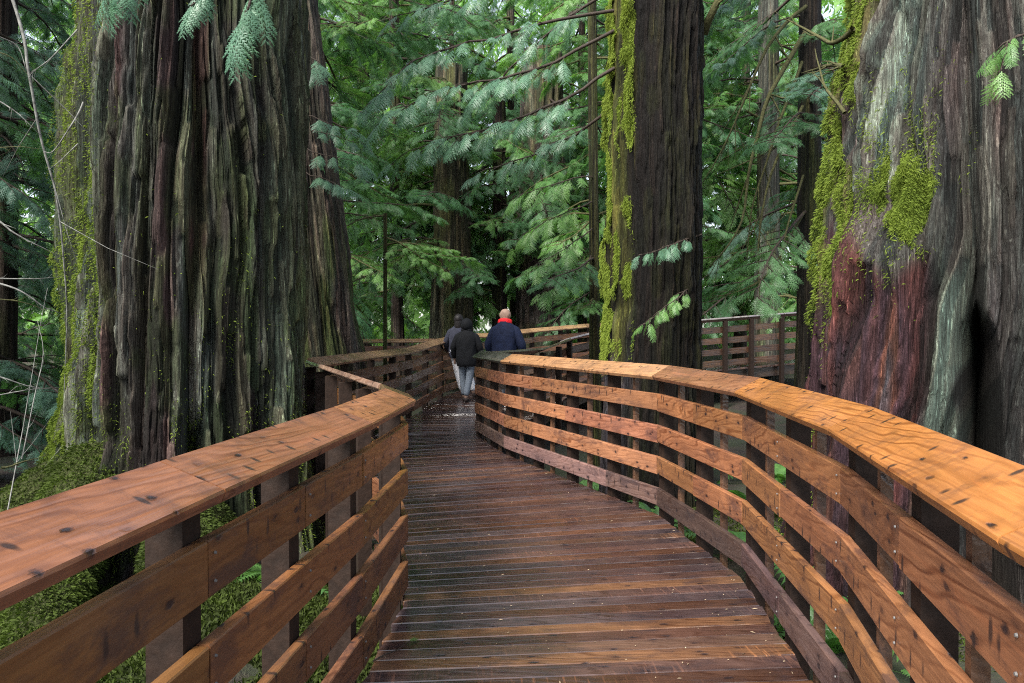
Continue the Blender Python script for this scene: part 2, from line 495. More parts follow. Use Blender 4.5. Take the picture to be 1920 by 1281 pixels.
def board(name, org, d, L, nrm, yr, zr, parent, col, k0=0.0, k1=0.0, tilt=0.0, mat='wood', ch=0.004, gap=0.002):
    """a chamfered board from org along d; yr = extent along nrm, zr = extent up; k0/k1 = mitre slopes; tilt lifts the far edge"""
    up = nrm.cross(d) if nrm.cross(d).z > 0 else d.cross(nrm)
    y0, y1 = yr; z0, z1 = zr
    c = min(ch, (y1 - y0) * .3, (z1 - z0) * .3)
    prof = [(y0 + c, z0), (y1 - c, z0), (y1, z0 + c), (y1, z1 - c), (y1 - c, z1), (y0 + c, z1), (y0, z1 - c), (y0, z0 + c)]
    ct, st = math.cos(tilt), math.sin(tilt)
    V = []
    for end in (0, 1):
        for (y, z) in prof:
            yy = y0 + (y - y0) * ct - (z - z0) * st; zz = z0 + (y - y0) * st + (z - z0) * ct
            x = (gap + yy * k0) if end == 0 else (L - gap + yy * k1)
            V.append((x, yy, zz))
    F = [tuple(range(7, -1, -1)), tuple(range(8, 16))]
    for k in range(8):
        k2 = (k + 1) % 8
        F.append((k, k2, 8 + k2, 8 + k))
    me = bpy.data.meshes.new(name)
    # recentre so that grain runs in board coordinates
    me.from_pydata(V, [], F); me.materials.append(M[mat])
    o = bpy.data.objects.new(name, me)
    Mx = Matrix((d, nrm, up)).transposed().to_4x4(); Mx.translation = org
    o.matrix_world = Mx
    link(o, parent)
    o.color = (col[0] * 0.64, col[1] * 0.61, col[2] * 0.58, 1)
    return o

def railing(name, nodes, side, root, zc, tilt, caps, cols, rr, first_k=0.0, last_k=0.0, slats=True):
    """nodes = inner face of the boards, side=+1: outside lies right of travel"""
    P = [Vector((x, y, deckz(x, y))) for x, y in nodes]
    n = len(P)
    D = [(P[i + 1] - P[i]).normalized() for i in range(n - 1)]
    Nn = [Vector((d.y, -d.x, 0)).normalized() * side for d in D]
    def slope(i, seg):      # mitre slope at node i for segment seg
        if i == 0 or i == n - 1: return first_k if i == 0 else last_k
        b = (Nn[i - 1] + Nn[i]).normalized()
        return b.dot(D[seg]) / max(0.2, b.dot(Nn[seg]))
    for i in range(n - 1):
        L = (P[i + 1] - P[i]).length
        k0, k1 = slope(i, i), slope(i + 1, i)
        for bi, zb in enumerate((0.075, 0.33, 0.585, 0.84)):
            parts = [(0.0, L)]
            if L > 1.9 or (L > 1.25 and (i + bi) % 2):      # long runs are pieced together at a post
                nb_ = max(2, round(L / 0.85)); cut = L * rr.choice(range(1, nb_)) / nb_
                parts = [(0.0, cut), (cut, L)]
            for (s0, s1) in parts:
                board('rail_board', P[i] + D[i] * s0, D[i], s1 - s0, Nn[i], (rr.uniform(-.003, .003), 0.038), (zb + rr.uniform(-.005, .005), zb + 0.14), root, cols(i, bi, rr), k0 if s0 == 0 else 0.0, k1 if s1 == L else 0.0, gap=rr.uniform(.0025, .005))
    i = 0
    while i < n - 1:
        L = (P[i + 1] - P[i]).length
        board('cap_board', P[i], D[i], L, Nn[i], (-0.032, 0.154), (zc, zc + 0.038), root, caps(i, rr), slope(i, i), slope(i + 1, i), tilt, 'cap', ch=0.006, gap=0.003)
        i += 1
    for i in range(n):
        j = min(i, n - 2)
        b = Nn[j] if i in (0, n - 1) else (Nn[i - 1] + Nn[i]).normalized()
        sites = [(P[i], b)]
        if i < n - 1:
            Ls = (P[i + 1] - P[i]).length; nb_ = max(1, round(Ls / 0.85))
            sites += [(P[i] + D[i] * (Ls * q / nb_), Nn[i]) for q in range(1, nb_)]
            if slats:
                for q in range(nb_):
                    m = P[i] + D[i] * (Ls * (q + 0.5) / nb_)
                    board('baluster', m - D[i] * 0.02, Vector((D[i].x, D[i].y, 0)).normalized(), 0.04, Nn[i], (0.041, 0.08), (-0.2, zc - 0.004), root, (0.16, 0.09, 0.055))
        for (pp, b) in sites:
            t = Vector((-b.y, b.x, 0)) * side
            gz = float(ground_z(pp.x + b.x * .1, pp.y + b.y * .1)) - pp.z - 0.06
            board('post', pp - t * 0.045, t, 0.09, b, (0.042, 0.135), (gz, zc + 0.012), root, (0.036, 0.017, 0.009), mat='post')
    return root

make_deck()
rr = random.Random(3)
def vary(c, r, a=0.16):
    a *= 1.5
    f = r.uniform(1 - a, 1 + a); g = r.uniform(0.94, 1.06)
    return (c[0] * f, c[1] * f * g, c[2] * f / g)
def caps_right(i, r):
    y = RIGHT[i][1]
    if y < 2.7: return vary((0.56, 0.24, 0.066), r, .05)
    if y < 4.4: return vary((0.54, 0.235, 0.07), r, .05)
    if y < 6.0: return vary((0.36, 0.18, 0.09), r, .06)
    if y < 8.9: return vary((0.52, 0.28, 0.15), r, .06)
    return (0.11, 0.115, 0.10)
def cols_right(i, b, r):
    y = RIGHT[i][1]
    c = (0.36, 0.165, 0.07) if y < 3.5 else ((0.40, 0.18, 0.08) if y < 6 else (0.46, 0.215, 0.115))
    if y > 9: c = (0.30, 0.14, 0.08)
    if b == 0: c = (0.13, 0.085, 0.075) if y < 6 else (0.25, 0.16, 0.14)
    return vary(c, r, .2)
rt = empty('railing', (1.3, 3.0, 0), 'curving orange-brown cedar railing along the right of the boardwalk', 'railing')
rt.location = (0, 0, 0)
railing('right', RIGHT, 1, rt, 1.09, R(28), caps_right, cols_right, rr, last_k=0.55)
def caps_left(i, r):
    y = LEFT[i][1]
    if y < 2.0: return vary((0.33, 0.145, 0.075), r, .05)
    if y < 3.6: return vary((0.42, 0.20, 0.09), r, .05)
    if y < 4.1: return vary((0.33, 0.155, 0.06), r, .05)
    if y < 4.4: return (0.17, 0.115, 0.05)
    return vary((0.34, 0.24, 0.16), r, .05)
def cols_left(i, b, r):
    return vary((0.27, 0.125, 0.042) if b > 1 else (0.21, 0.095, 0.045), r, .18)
lt = empty('railing', (0, 0, 0), 'brown cedar railing on the left, turning back around the big cedar', 'railing')
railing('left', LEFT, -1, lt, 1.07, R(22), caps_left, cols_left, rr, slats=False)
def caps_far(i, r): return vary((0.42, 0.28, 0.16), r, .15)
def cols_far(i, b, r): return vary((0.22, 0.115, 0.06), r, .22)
lf = empty('railing', (0, 0, 0), 'shaded brown railing left of the two walkers in dark coats', 'railing')
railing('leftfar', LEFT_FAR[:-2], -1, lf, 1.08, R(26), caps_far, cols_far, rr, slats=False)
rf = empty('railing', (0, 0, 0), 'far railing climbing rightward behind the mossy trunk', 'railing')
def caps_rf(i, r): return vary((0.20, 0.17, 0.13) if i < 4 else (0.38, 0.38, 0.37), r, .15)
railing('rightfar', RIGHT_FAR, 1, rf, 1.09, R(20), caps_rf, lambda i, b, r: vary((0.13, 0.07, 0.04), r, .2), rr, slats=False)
pf = empty('railing', (0, 0, 0), 'small distant railing beyond the left railing, under the green boughs', 'railing')
_dz = deckz
def deckz(x, y): return 0.12
railing('platform', [(-4.6, 18.4), (-3.1, 19.0), (-2.2, 19.5), (-1.3, 20.0)], -1, pf, 1.05, R(24), caps_far, cols_far, rr)
deckz = _dz

# ------------------------------------------------------------------ trunks
def trunk_mesh(name, base, axis, r0, zmin, zmax, nth, nz, ridge, color, shape=None, seed=1, mat='bark', flare=0.35, flare_h=1.1, lobes=7, taper=0.012, zpow=1.0, dense=0.62, strip=(0, 0)):
    """base (x, y); axis(z) -> offset (x, y) arrays; color(th, z, info) -> rgb; shape(th, z, r) -> r.  Vertices are relative to the base point"""
    t = np.linspace(0, 1, nz) ** zpow
    z1 = zmin + (zmax - zmin) * t
    # more columns on the side that faces the boardwalk
    tc = math.atan2(-base[1], -base[0])
    sp_ = np.linspace(0, 2 * np.pi, nth, endpoint=False) - np.pi
    th1 = (tc + sp_ - dense * np.sin(sp_)) % (2 * np.pi)
    th, z = np.meshgrid(th1, z1)
    u = th / (2 * np.pi)
    warp = 0.20 * (vnoise(u * 9, z * 0.45, seed + 1, 9) - 0.5) + 0.05 * (vnoise(u * 40, z * 1.8, seed + 2, 40) - 0.5)
    fl = 2 * np.abs(vnoise(u * lobes + warp * 0.5, z * 0.16, seed + 3, lobes) - 0.5)
    big = 1 - fl
    k1, k2, k3 = ridge['n']
    def ridged(k, sz, s, w):
        a = vnoise(u * k + warp * w * k / 30.0, z * sz, s, k)
        return np.clip(2.2 * np.abs(2 * a - 1), 0, 1) ** 0.7
    n1 = ridged(k1, 0.35, seed + 4, 3.5)
    n2 = ridged(k2, 0.8, seed + 5, 5.0)
    n3 = ridged(k3, 2.6, seed + 6, 6.0)
    gap = sstep(0.25, 0.75, vnoise(u * k2 + warp * 6, z * 1.1, seed + 8, k2))
    rr_ = r0 * np.exp(-taper * (z - zmin))
    fz = np.exp(-np.clip(z - zmin, 0, None) / flare_h)
    rad = rr_ * (1 + flare * fz * (0.55 + 0.9 * big) + 0.10 * (big - 0.5))
    a1, a2, a3 = ridge['a']
    rad = rad + a1 * (n1 - 0.8) + a2 * (n2 * (0.35 + 0.65 * gap) - 0.6) + a3 * (n3 - 0.6)
    def strips(k, seg, s):
        ce = np.floor(u * k + warp * k * 0.16).astype(int) % k
        h1 = _T[(s * 5) % 64, (ce * 7 + s * 37) % 512]
        sg = np.floor(z / seg + h1 * 9 + 40).astype(int)
        return _T[(sg * 3 + s) % 64, (ce * 11 + s * 53 + sg * 17) % 512]
    ka, kb = max(12, k2), max(20, int(k2 * 2.3))
    s1, s2 = strips(ka, 2.2, seed), strips(kb, 0.9, seed + 3)
    rad = rad + strip[0] * (s1 - 0.5) + strip[1] * (s2 - 0.5)
    info = dict(u=u, n1=n1, n2=n2, n3=n3, big=big, gap=gap, seed=seed)
    rad = rad + 0.25 * a3 * (vnoise(u * 260, z * 9, seed + 9, 260) - 0.5) + 0.8 * a3 * sstep(.62, .8, vnoise(u * 120, z * 3.4, seed + 11, 120))
    if shape is not None: rad = shape(th, z, rad)
    ox, oy = axis(z)
    X = ox + rad * np.cos(th); Y = oy + rad * np.sin(th)
    V = np.stack([X, Y, z], -1).reshape(-1, 3)
    col = color(th, z, info)
    lum = 0.52 * (0.4 + 1.2 * s1) * (0.55 + 0.9 * s2)
    col = col * lum[..., None] * (1 + 0.22 * (s2 - 0.5)[..., None] * np.array([1.0, -0.2, -0.6]))
    col = col.reshape(-1, 3)
    i = np.arange(nth)[None, :] + nth * np.arange(nz - 1)[:, None]
    j = (np.arange(nth) + 1) % nth
    j = j[None, :] + nth * np.arange(nz - 1)[:, None]
    F = np.stack([i, j, j + nth, i + nth], -1).reshape(-1, 4)
    me = np_mesh(name, V, F, M[mat], nth < 200, col)
    return me, dict(th=th, z=z, X=X, Y=Y, rad=rad, info=info)

def blades(name, P, N, length, width, mat, droop=0.6, jit=0.5, rg=rng):
    """one mesh of small curved moss blades standing on points P with normals N"""
    n = len(P)
    d = N + rg.normal(0, jit, (n, 3)); d[:, 2] -= droop
    d /= np.linalg.norm(d, axis=1)[:, None] + 1e-9
    s = np.cross(d, rg.normal(0, 1, (n, 3))); s /= np.linalg.norm(s, axis=1)[:, None] + 1e-9
    L = length * rg.uniform(0.5, 1.4, n)[:, None]; w = width * rg.uniform(0.6, 1.3, n)[:, None]
    a = P - s * w; b = P + s * w
    m = P + d * L * 0.6; tip = P + d * L + np.array([0, 0, -0.35]) * L
    V = np.stack([a, b, b, m - s * w * 0.3, tip], 1).reshape(-1, 3)
    k = np.arange(n)[:, None] * 5
    F = np.concatenate([k + np.array([[0, 1, 3]]), k + np.array([[3, 1, 4]])])
    return np_mesh(name, V, F, M[mat], False)

def clumpy(P, N, k, amt, seed=5):
    """lift points along their normals into soft cushions"""
    m = vnoise(P[:, 0] * k + 50, P[:, 2] * k * 0.8 + P[:, 1] * k + 70, seed)
    return P + N * (amt * sstep(0.35, 0.8, m))[:, None]

def scatter_on_trunk(tr, weight, n, rg=rng):
    """random surface points of a trunk grid, weighted; returns P, N relative to the base"""
    X, Y, Z, th = tr['X'], tr['Y'], tr['z'], tr['th']
    w = weight.copy(); w[-1, :] = 0
    w = w.ravel(); w = w / w.sum()
    idx = rg.choice(len(w), n, p=w)
    iz, it = np.divmod(idx, X.shape[1])
    it2 = (it + 1) % X.shape[1]
    a = rg.random(n); b = rg.random(n)
    g = lambda A: (A[iz, it] * (1 - a) + A[iz, it2] * a) * (1 - b) + (A[iz + 1, it] * (1 - a) + A[iz + 1, it2] * a) * b
    P = np.stack([g(X), g(Y), g(Z)], 1)
    N = np.stack([np.cos(th[iz, it]), np.sin(th[iz, it]), 0 * a], 1)
    return P, N

def pick(vals, cols):
    """piecewise blend of a colour list by a 0..1 array"""
    cols = np.array(cols); k = np.clip(vals, 0, 0.9999) * (len(cols) - 1)
    i = np.floor(k).astype(int); f = (k - i)[..., None]; f = f * f * (3 - 2 * f)
    return cols[i] * (1 - f) + cols[i + 1] * f
def blend(c, col, m): return c * (1 - m[..., None]) + np.array(col) * m[..., None]

GREY, PALE, RED, DARK, PURP = (0.125, 0.135, 0.115), (0.24, 0.275, 0.235), (0.115, 0.046, 0.040), (0.040, 0.027, 0.022), (0.105, 0.078, 0.085)
OLIVE, MOSS, MOSSG = (0.085, 0.10, 0.05), (0.13, 0.15, 0.03), (0.075, 0.115, 0.018)

def lateral(th, base):
    """-1 .. 1 across the trunk as seen from the camera, left to right, and the facing cosine"""
    tc = math.atan2(-base[1], -base[0])
    return np.sin(th - tc), np.cos(th - tc)

def tree_root(name, base, z, label, cat='tree', group=None):
    return empty(name, (base[0], base[1], z), label, cat, group)

# --- the giant cedar on the left
B1 = (-3.08, 7.1)
def col_left(th, z, q):
    lat, fac = lateral(th, B1); u = q['u']
    strip = 0.6 * vnoise(u * 26 + 0.3 * vnoise(u * 6, z * .7, 21, 6), z * 0.16, 22, 26) + 0.4 * vnoise(u * 70, z * 0.5, 23, 70)
    c = pick(strip, [DARK, (0.07, 0.05, 0.05), GREY, OLIVE, (0.17, 0.19, 0.155), DARK, DARK])
    red = sstep(-0.72, -0.60, lat) * (1 - sstep(-0.16, 0.0, lat)) * sstep(0.25, 0.5, vnoise(u * 34, z * .3, 24, 34) + 0.18)
    c = blend(c, (0.085, 0.045, 0.045), red * 0.85)
    c = blend(c, RED, sstep(-0.05, 0.03, lat) * (1 - sstep(0.10, 0.16, lat)) * sstep(1.4, 2.4, z) * 0.8)
    dk = sstep(0.12, 0.25, lat) * (1 - sstep(0.5, 0.62, lat))
    c = blend(c, (0.045, 0.042, 0.032), dk * 0.7)
    c = blend(c, (0.11, 0.135, 0.085), sstep(0.52, 0.62, lat) * (1 - sstep(0.82, 0.92, lat)) * 0.75)
    m = sstep(0.50, 0.66, vnoise(u * 40, z * 1.6, 25, 40) * 0.6 + vnoise(u * 120, z * 4.0, 26, 120) * 0.4 + 0.30 * sstep(-0.6, -0.92, lat) + 0.06 * sstep(2.4, 0.0, z))
    c = blend(c, (0.055, 0.088, 0.026), m * 0.55)
    c = blend(c, (0.26, 0.30, 0.26), sstep(-0.95, -0.88, lat) * (1 - sstep(-0.74, -0.66, lat)) * sstep(0.45, 0.6, q['n2']) * 0.35)
    return c
def shape_left(th, z, r):
    lat, fac = lateral(th, B1)
    # hollow burnt recess at the foot, deep flutes
    front = fac > 0
    r = r - front * 0.55 * np.exp(-((lat - 0.06) / 0.075) ** 4) * (1 - sstep(0.95, 1.45, z)) * (0.6 + 0.4 * np.sin(z * 5))
    r = r - front * 0.16 * np.exp(-((lat - 0.03 + 0.02 * np.sin(z * 1.7)) / 0.05) ** 2)
    r = r - front * 0.12 * np.exp(-((lat + 0.62 + 0.015 * np.sin(z * 2.1)) / 0.03) ** 2)
    r = r - front * 0.10 * np.exp(-((lat + 0.36 - 0.03 * z * 0.2) / 0.025) ** 2)
    r = r - front * 0.10 * np.exp(-((lat + 0.80) / 0.03) ** 2)
    r = r - front * 0.09 * np.exp(-((lat - 0.52) / 0.03) ** 2)
    r = r + front * 0.10 * np.exp(-((lat - 0.70) / 0.13) ** 2) + front * 0.10 * np.exp(-((lat + 0.2) / 0.12) ** 2)
    return r
t1 = tree_root('cedar_tree', B1, 0, 'giant fluted red cedar trunk with green moss down its left edge, beside left railing')
me, T1 = trunk_mesh('trunk', B1, lambda z: (0.02 * z - 0.02, 0 * z), 0.99, -0.9, 8.0, 1000, 240, dict(n=(22, 74, 170), a=(0.10, 0.075, 0.022)), col_left, shape_left, 31, flare=0.30, flare_h=0.9, lobes=9, taper=0.006, zpow=1.35, strip=(0.10, 0.042))
mobj('trunk', me, t1)
lat, fac = lateral(T1['th'], B1); u = T1['info']['u']; z = T1['z']
nz_ = vnoise(u * 46, z * 1.5, 25, 46) * 0.6 + vnoise(u * 120, z * 4.0, 26, 120) * 0.4
w = (fac > -0.35) * (sstep(0.40, 0.62, nz_ + 0.20 * sstep(-0.70, -0.93, lat)) * (0.04 + 9.0 * sstep(-0.70, -0.86, lat)) + 0.55 * sstep(0.42, 0.6, nz_) * sstep(1.2, -0.3, z) + 0.30 * sstep(0.22, 0.3, lat) * (1 - sstep(.4, .5, lat)) * sstep(.52, .62, nz_))
w *= (z < 6.0) * (0.3 + 1.4 * sstep(3.0, 0, z))
P, N = scatter_on_trunk(T1, w, 120000)
tag(mobj('moss', blades('moss', clumpy(P, N, 9, 0.05), N, 0.022, 0.0030, 'moss', 0.35, 0.7), t1), kind='stuff')

# --- leaning trunk behind it
B2 = (-2.72, 10.9)
def col_second(th, z, q):
    lat, fac = lateral(th, B2); u = q['u']
    c = pick(0.55 * vnoise(u * 20, z * .2, 41, 20) + 0.45 * vnoise(u * 60, z * .7, 42, 60), [(0.09, 0.075, 0.06), (0.15, 0.125, 0.105), (0.12, 0.125, 0.075), (0.08, 0.065, 0.055), (0.17, 0.16, 0.14)])
    c = blend(c, MOSSG, sstep(0.52, 0.68, vnoise(u * 24, z * 1.1, 43, 24) + 0.10 * sstep(2.5, .5, z)) * 0.6)
    return blend(c, (0.15, 0.12, 0.10), sstep(2.6, 4.0, z) * 0.7)
t2 = tree_root('cedar_tree', B2, 0, 'leaning brown cedar trunk just right of and behind the giant left cedar')
me, T2 = trunk_mesh('trunk', B2, lambda z: (-0.105 * z, 0.0 * z), 0.60, -0.9, 9.5, 300, 150, dict(n=(14, 40, 90), a=(0.06, 0.04, 0.015)), col_second, None, 51, flare=0.35, flare_h=1.6, lobes=7, taper=0.02, strip=(0.035, 0.02))
mobj('trunk', me, t2)

# --- the mossy trunk in the middle
B3 = (1.74, 9.2)
def col_mid(th, z, q):
    lat, fac = lateral(th, B3); u = q['u']
    c = pick(0.5 * vnoise(u * 16, z * .35, 61, 16) + 0.5 * vnoise(u * 50, z * 1.8, 62, 50), [(0.008, 0.006, 0.005), (0.015, 0.011, 0.008), (0.017, 0.017, 0.007), (0.009, 0.007, 0.005)])
    left = sstep(-0.42, -0.62, lat + 0.22 * (vnoise(u * 20, z * 1.6, 63, 20) - 0.5))
    c = blend(c, (0.115, 0.10, 0.115), left * sstep(0.9, 0.5, z - 0.9) )
    c = blend(c, (0.10, 0.11, 0.025), left * sstep(1.2, 1.7, z + 0.6 * vnoise(u * 30, z * 2, 64, 30)) * sstep(.25, .45, vnoise(u * 30, z * 1.5, 66, 30)))
    return blend(c, (0.03, 0.034, 0.010), sstep(0.5, 0.66, vnoise(u * 30, z * 2.4, 65, 30)) * 0.5)
t3 = tree_root('conifer_tree', B3, 0, 'dark straight trunk with yellow-green moss hanging down its left side')
me, T3 = trunk_mesh('trunk', B3, lambda z: (0.012 * z - 0.02, 0 * z), 0.56, -0.9, 10.0, 300, 300, dict(n=(14, 40, 84), a=(0.03, 0.04, 0.025)), col_mid, None, 71, flare=0.18, flare_h=0.8, lobes=6, taper=0.006, strip=(0.03, 0.025))
mobj('trunk', me, t3)
lat, fac = lateral(T3['th'], B3); u = T3['info']['u']; z = T3['z']
nz_ = vnoise(u * 26, z * 1.0, 66, 26) * 0.55 + vnoise(u * 60, z * 2.4, 67, 60) * 0.45
w = (fac > -0.3) * (sstep(-0.40, -0.62, lat + 0.3 * (nz_ - .5)) * sstep(0.44, 0.56, nz_) * sstep(0.9, 1.7, z) ) * (z < 6.5)
P, N = scatter_on_trunk(T3, w, 90000)
tag(mobj('moss', blades('moss', clumpy(P, N, 7, 0.07), N, 0.036, 0.0028, 'moss', 1.1, 0.55), t3), kind='stuff')

# --- the giant on the right
B4 = (4.15, 6.7)
def cavity_lat(z): return 0.02 - 0.06 * (z - 0.8)
def col_right(th, z, q):
    lat, fac = lateral(th, B4); u = q['u']
    c = pick(0.55 * vnoise(u * 24, z * .2, 81, 24) + 0.45 * vnoise(u * 70, z * .6, 82, 70), [DARK, (0.075, 0.062, 0.055), (0.09, 0.098, 0.085), (0.095, 0.082, 0.078), (0.06, 0.042, 0.038), (0.12, 0.13, 0.12)])
    left = 1 - sstep(-0.26, -0.18, lat)
    low = 1 - sstep(2.12, 2.32, z + 0.6 * (lat + 0.6) + 0.5 * (vnoise(u * 60, z * .6, 95, 60) - .5))
    red = 0.82 * pick(0.5 * vnoise(u * 60, z * .5, 83, 60) + 0.5 * vnoise(u * 110, z * .9, 84, 110), [(0.045, 0.024, 0.028), (0.085, 0.034, 0.032), (0.125, 0.050, 0.044), (0.065, 0.036, 0.046), (0.15, 0.065, 0.045), (0.10, 0.085, 0.095), (0.05, 0.028, 0.032)])
    m = (left * low)[..., None]; c = c * (1 - m) + red * m
    pal = sstep(-0.76, -0.68, lat) * (1 - sstep(-0.42, -0.34, lat)) * sstep(2.5, 2.8, z)
    c = blend(c, (0.185, 0.235, 0.19), pal * (0.35 + 0.6 * sstep(.35, .6, vnoise(u * 90, z * 7, 85, 90))))
    c = blend(c, (0.15, 0.195, 0.155), sstep(-0.24, -0.18, lat) * (1 - sstep(-0.10, -0.04, lat)) * sstep(2.4, 1.9, z) * sstep(.3, .55, vnoise(u * 80, z * 3, 86, 80)) * 0.9)
    c = blend(c, (0.15, 0.18, 0.16), sstep(0.42, 0.5, lat) * sstep(.4, .6, vnoise(u * 30, z * .8, 87, 30)) * 0.7)
    mm = (1 - sstep(-0.80, -0.68, lat)) * sstep(1.5, 2.3, z) * sstep(.38, .58, vnoise(u * 60, z * 2.5, 88, 60))
    return blend(c, (0.16, 0.17, 0.05), mm * 0.8)
def shape_right(th, z, r):
    lat, fac = lateral(th, B4); front = fac > 0
    cl = cavity_lat(z)
    hol = np.exp(-((lat - cl) / 0.095) ** 8) * (1 - sstep(1.45, 1.75, z + 2.0 * np.abs(lat - cl))) * front
    r = r - 1.12 * hol
    r = r - front * 0.34 * np.exp(-((lat - cl + 0.02) / 0.055) ** 2)
    r = r - front * 0.12 * np.exp(-((lat + 0.30) / 0.04) ** 2) + front * 0.14 * np.exp(-((lat + 0.58) / 0.16) ** 2)
    r = r + front * 0.12 * np.exp(-((lat + 0.14) / 0.1) ** 2) - front * 0.12 * np.exp(-((lat + 0.74) / 0.035) ** 2)
    r = r + front * 0.30 * np.exp(-((lat + 0.52) / 0.26) ** 2) * sstep(2.6, 2.0, z)
    uu = th / (2 * np.pi)
    crack = 1 - np.clip(3.2 * np.abs(2 * vnoise(uu * 96 + 0.5 * vnoise(uu * 20, z * 1.4, 97, 20), z * 0.35, 98, 96) - 1), 0, 1)
    r = r - 0.055 * crack * (lat < -0.1) * front * (1 - 0.6 * sstep(2.2, 2.8, z))
    return r - front * 0.15 * np.exp(-((lat - 0.40) / 0.04) ** 2)
t4 = tree_root('cedar_tree', B4, 0, 'giant cedar at right with red bark, pale lichen streak and black hollow at its foot')
me, T4 = trunk_mesh('trunk', B4, lambda z: (0.03 * z, 0 * z), 1.32, -0.9, 8.0, 1000, 240, dict(n=(24, 84, 190), a=(0.13, 0.085, 0.032)), col_right, shape_right, 91, flare=0.22, flare_h=1.6, lobes=9, taper=0.026, zpow=1.3, strip=(0.06, 0.032))
mobj('trunk', me, t4)
lat, fac = lateral(T4['th'], B4); u = T4['info']['u']; z = T4['z']
nz_ = vnoise(u * 60, z * 2.5, 88, 60) * .6 + vnoise(u * 130, z * 5, 89, 130) * .4
w = (fac > -0.3) * (1 - sstep(-0.78, -0.66, lat)) * sstep(1.3, 2.3, z) * sstep(.40, .56, nz_) * (z < 5.2)
w = w + (fac > 0) * 3.5 * np.exp(-((lat + 0.42 + 0.16 * (vnoise(u * 50, z * 3, 90, 50) - .5)) / 0.10) ** 4) * np.exp(-((z - 2.56 + 0.9 * (lat + .42) + 0.25 * (vnoise(u * 70, z * 1.2, 92, 70) - .5)) / 0.26) ** 4) * sstep(.25, .45, nz_)
w = w + (fac > 0) * 0.22 * np.exp(-((lat + 0.46) / 0.2) ** 2) * np.exp(-((z - 2.7) / 0.55) ** 2) * sstep(.45, .6, nz_)
w = w + (fac > -.2) * 0.12 * (1 - sstep(-0.85, -0.7, lat)) * sstep(.5, .6, nz_) * (z < 1.6)
P, N = scatter_on_trunk(T4, w, 80000)
tag(mobj('moss', blades('moss', clumpy(P, N, 7, 0.07), N, 0.032, 0.0024, 'moss', 0.4, 0.7), t4), kind='stuff')

# ------------------------------------------------------------------ foliage
def frond(lod, rg, broad=0.44, lean=0.9, lobes_=5):
    """flat cedar spray of unit length along +x, normal +z, drooping"""
    V = []; F = []
    n = {0: 9, 1: 8, 2: 6}[lod]
    def tri(a, b, c):
        k = len(V); V.extend([a, b, c]); F.append((k, k + 1, k + 2))
    w = 0.012 if lod == 0 else 0.02
    tri((0, -w, 0), (0, w, 0), (1.0, 0, 0))
    for i in range(n):
        t = (i + 0.4) / n * 0.94
        ln = broad * (math.sin(math.pi * (0.16 + 0.80 * t)) ** 0.8) * (1.12 - 0.45 * t) * rg.uniform(0.8, 1.15)
        for sd in (-1, 1):
            bx = t + (0.25 / n if sd > 0 else 0)
            an = R(rg.uniform(40, 56)) * sd
            dx, dy = math.cos(an), math.sin(an)
            nx, ny = -dy, dx
            zz = rg.uniform(-0.02, 0.02)
            dip = rg.uniform(-0.45, -0.05)
            P = lambda s, q: (bx + dx * s * ln + nx * q * ln, dy * s * ln + ny * q * ln, zz * s + dip * s * s * ln)
            if lod == 0:
                tri(P(0, -0.04), P(0, 0.04), P(1, 0))
                m = lobes_
                for k in range(m):
                    s0 = 0.10 + 0.80 * k / m
                    lw = 0.20 * (1.08 - s0)
                    for q in (-1, 1):
                        tri(P(s0, 0), P(s0 + 0.13, 0), P(s0 + 0.20 + rg.uniform(0, .06), q * lw * rg.uniform(0.7, 1.3)))
            elif lod == 1:
                wd = 0.20
                k = len(V); V.extend([P(0, 0), P(0.45, -wd), P(1, 0), P(0.4, wd)]); F.extend([(k, k + 1, k + 2), (k, k + 2, k + 3)])
            else:
                tri(P(0, -0.05), P(0.5, -0.30), P(1, 0.05)); 
    V = np.array(V); 
    V[:, 2] += -0.22 * V[:, 0] ** 2 * lean - 0.35 * V[:, 1] ** 2
    return V, np.array(F)

def frame(d, nrm):
    d = Vector(d).normalized(); nrm = Vector(nrm)
    y = nrm.cross(d)
    if y.length < 1e-4: y = Vector((0, 1, 0)).cross(d)
    y.normalize(); z = d.cross(y)
    return Matrix((d, y, z)).transposed()

def place(g, V, F, pos, d, nrm, s):
    m = np.array(frame(d, nrm)) * s
    g.add(V @ m.T + np.array(pos), F)

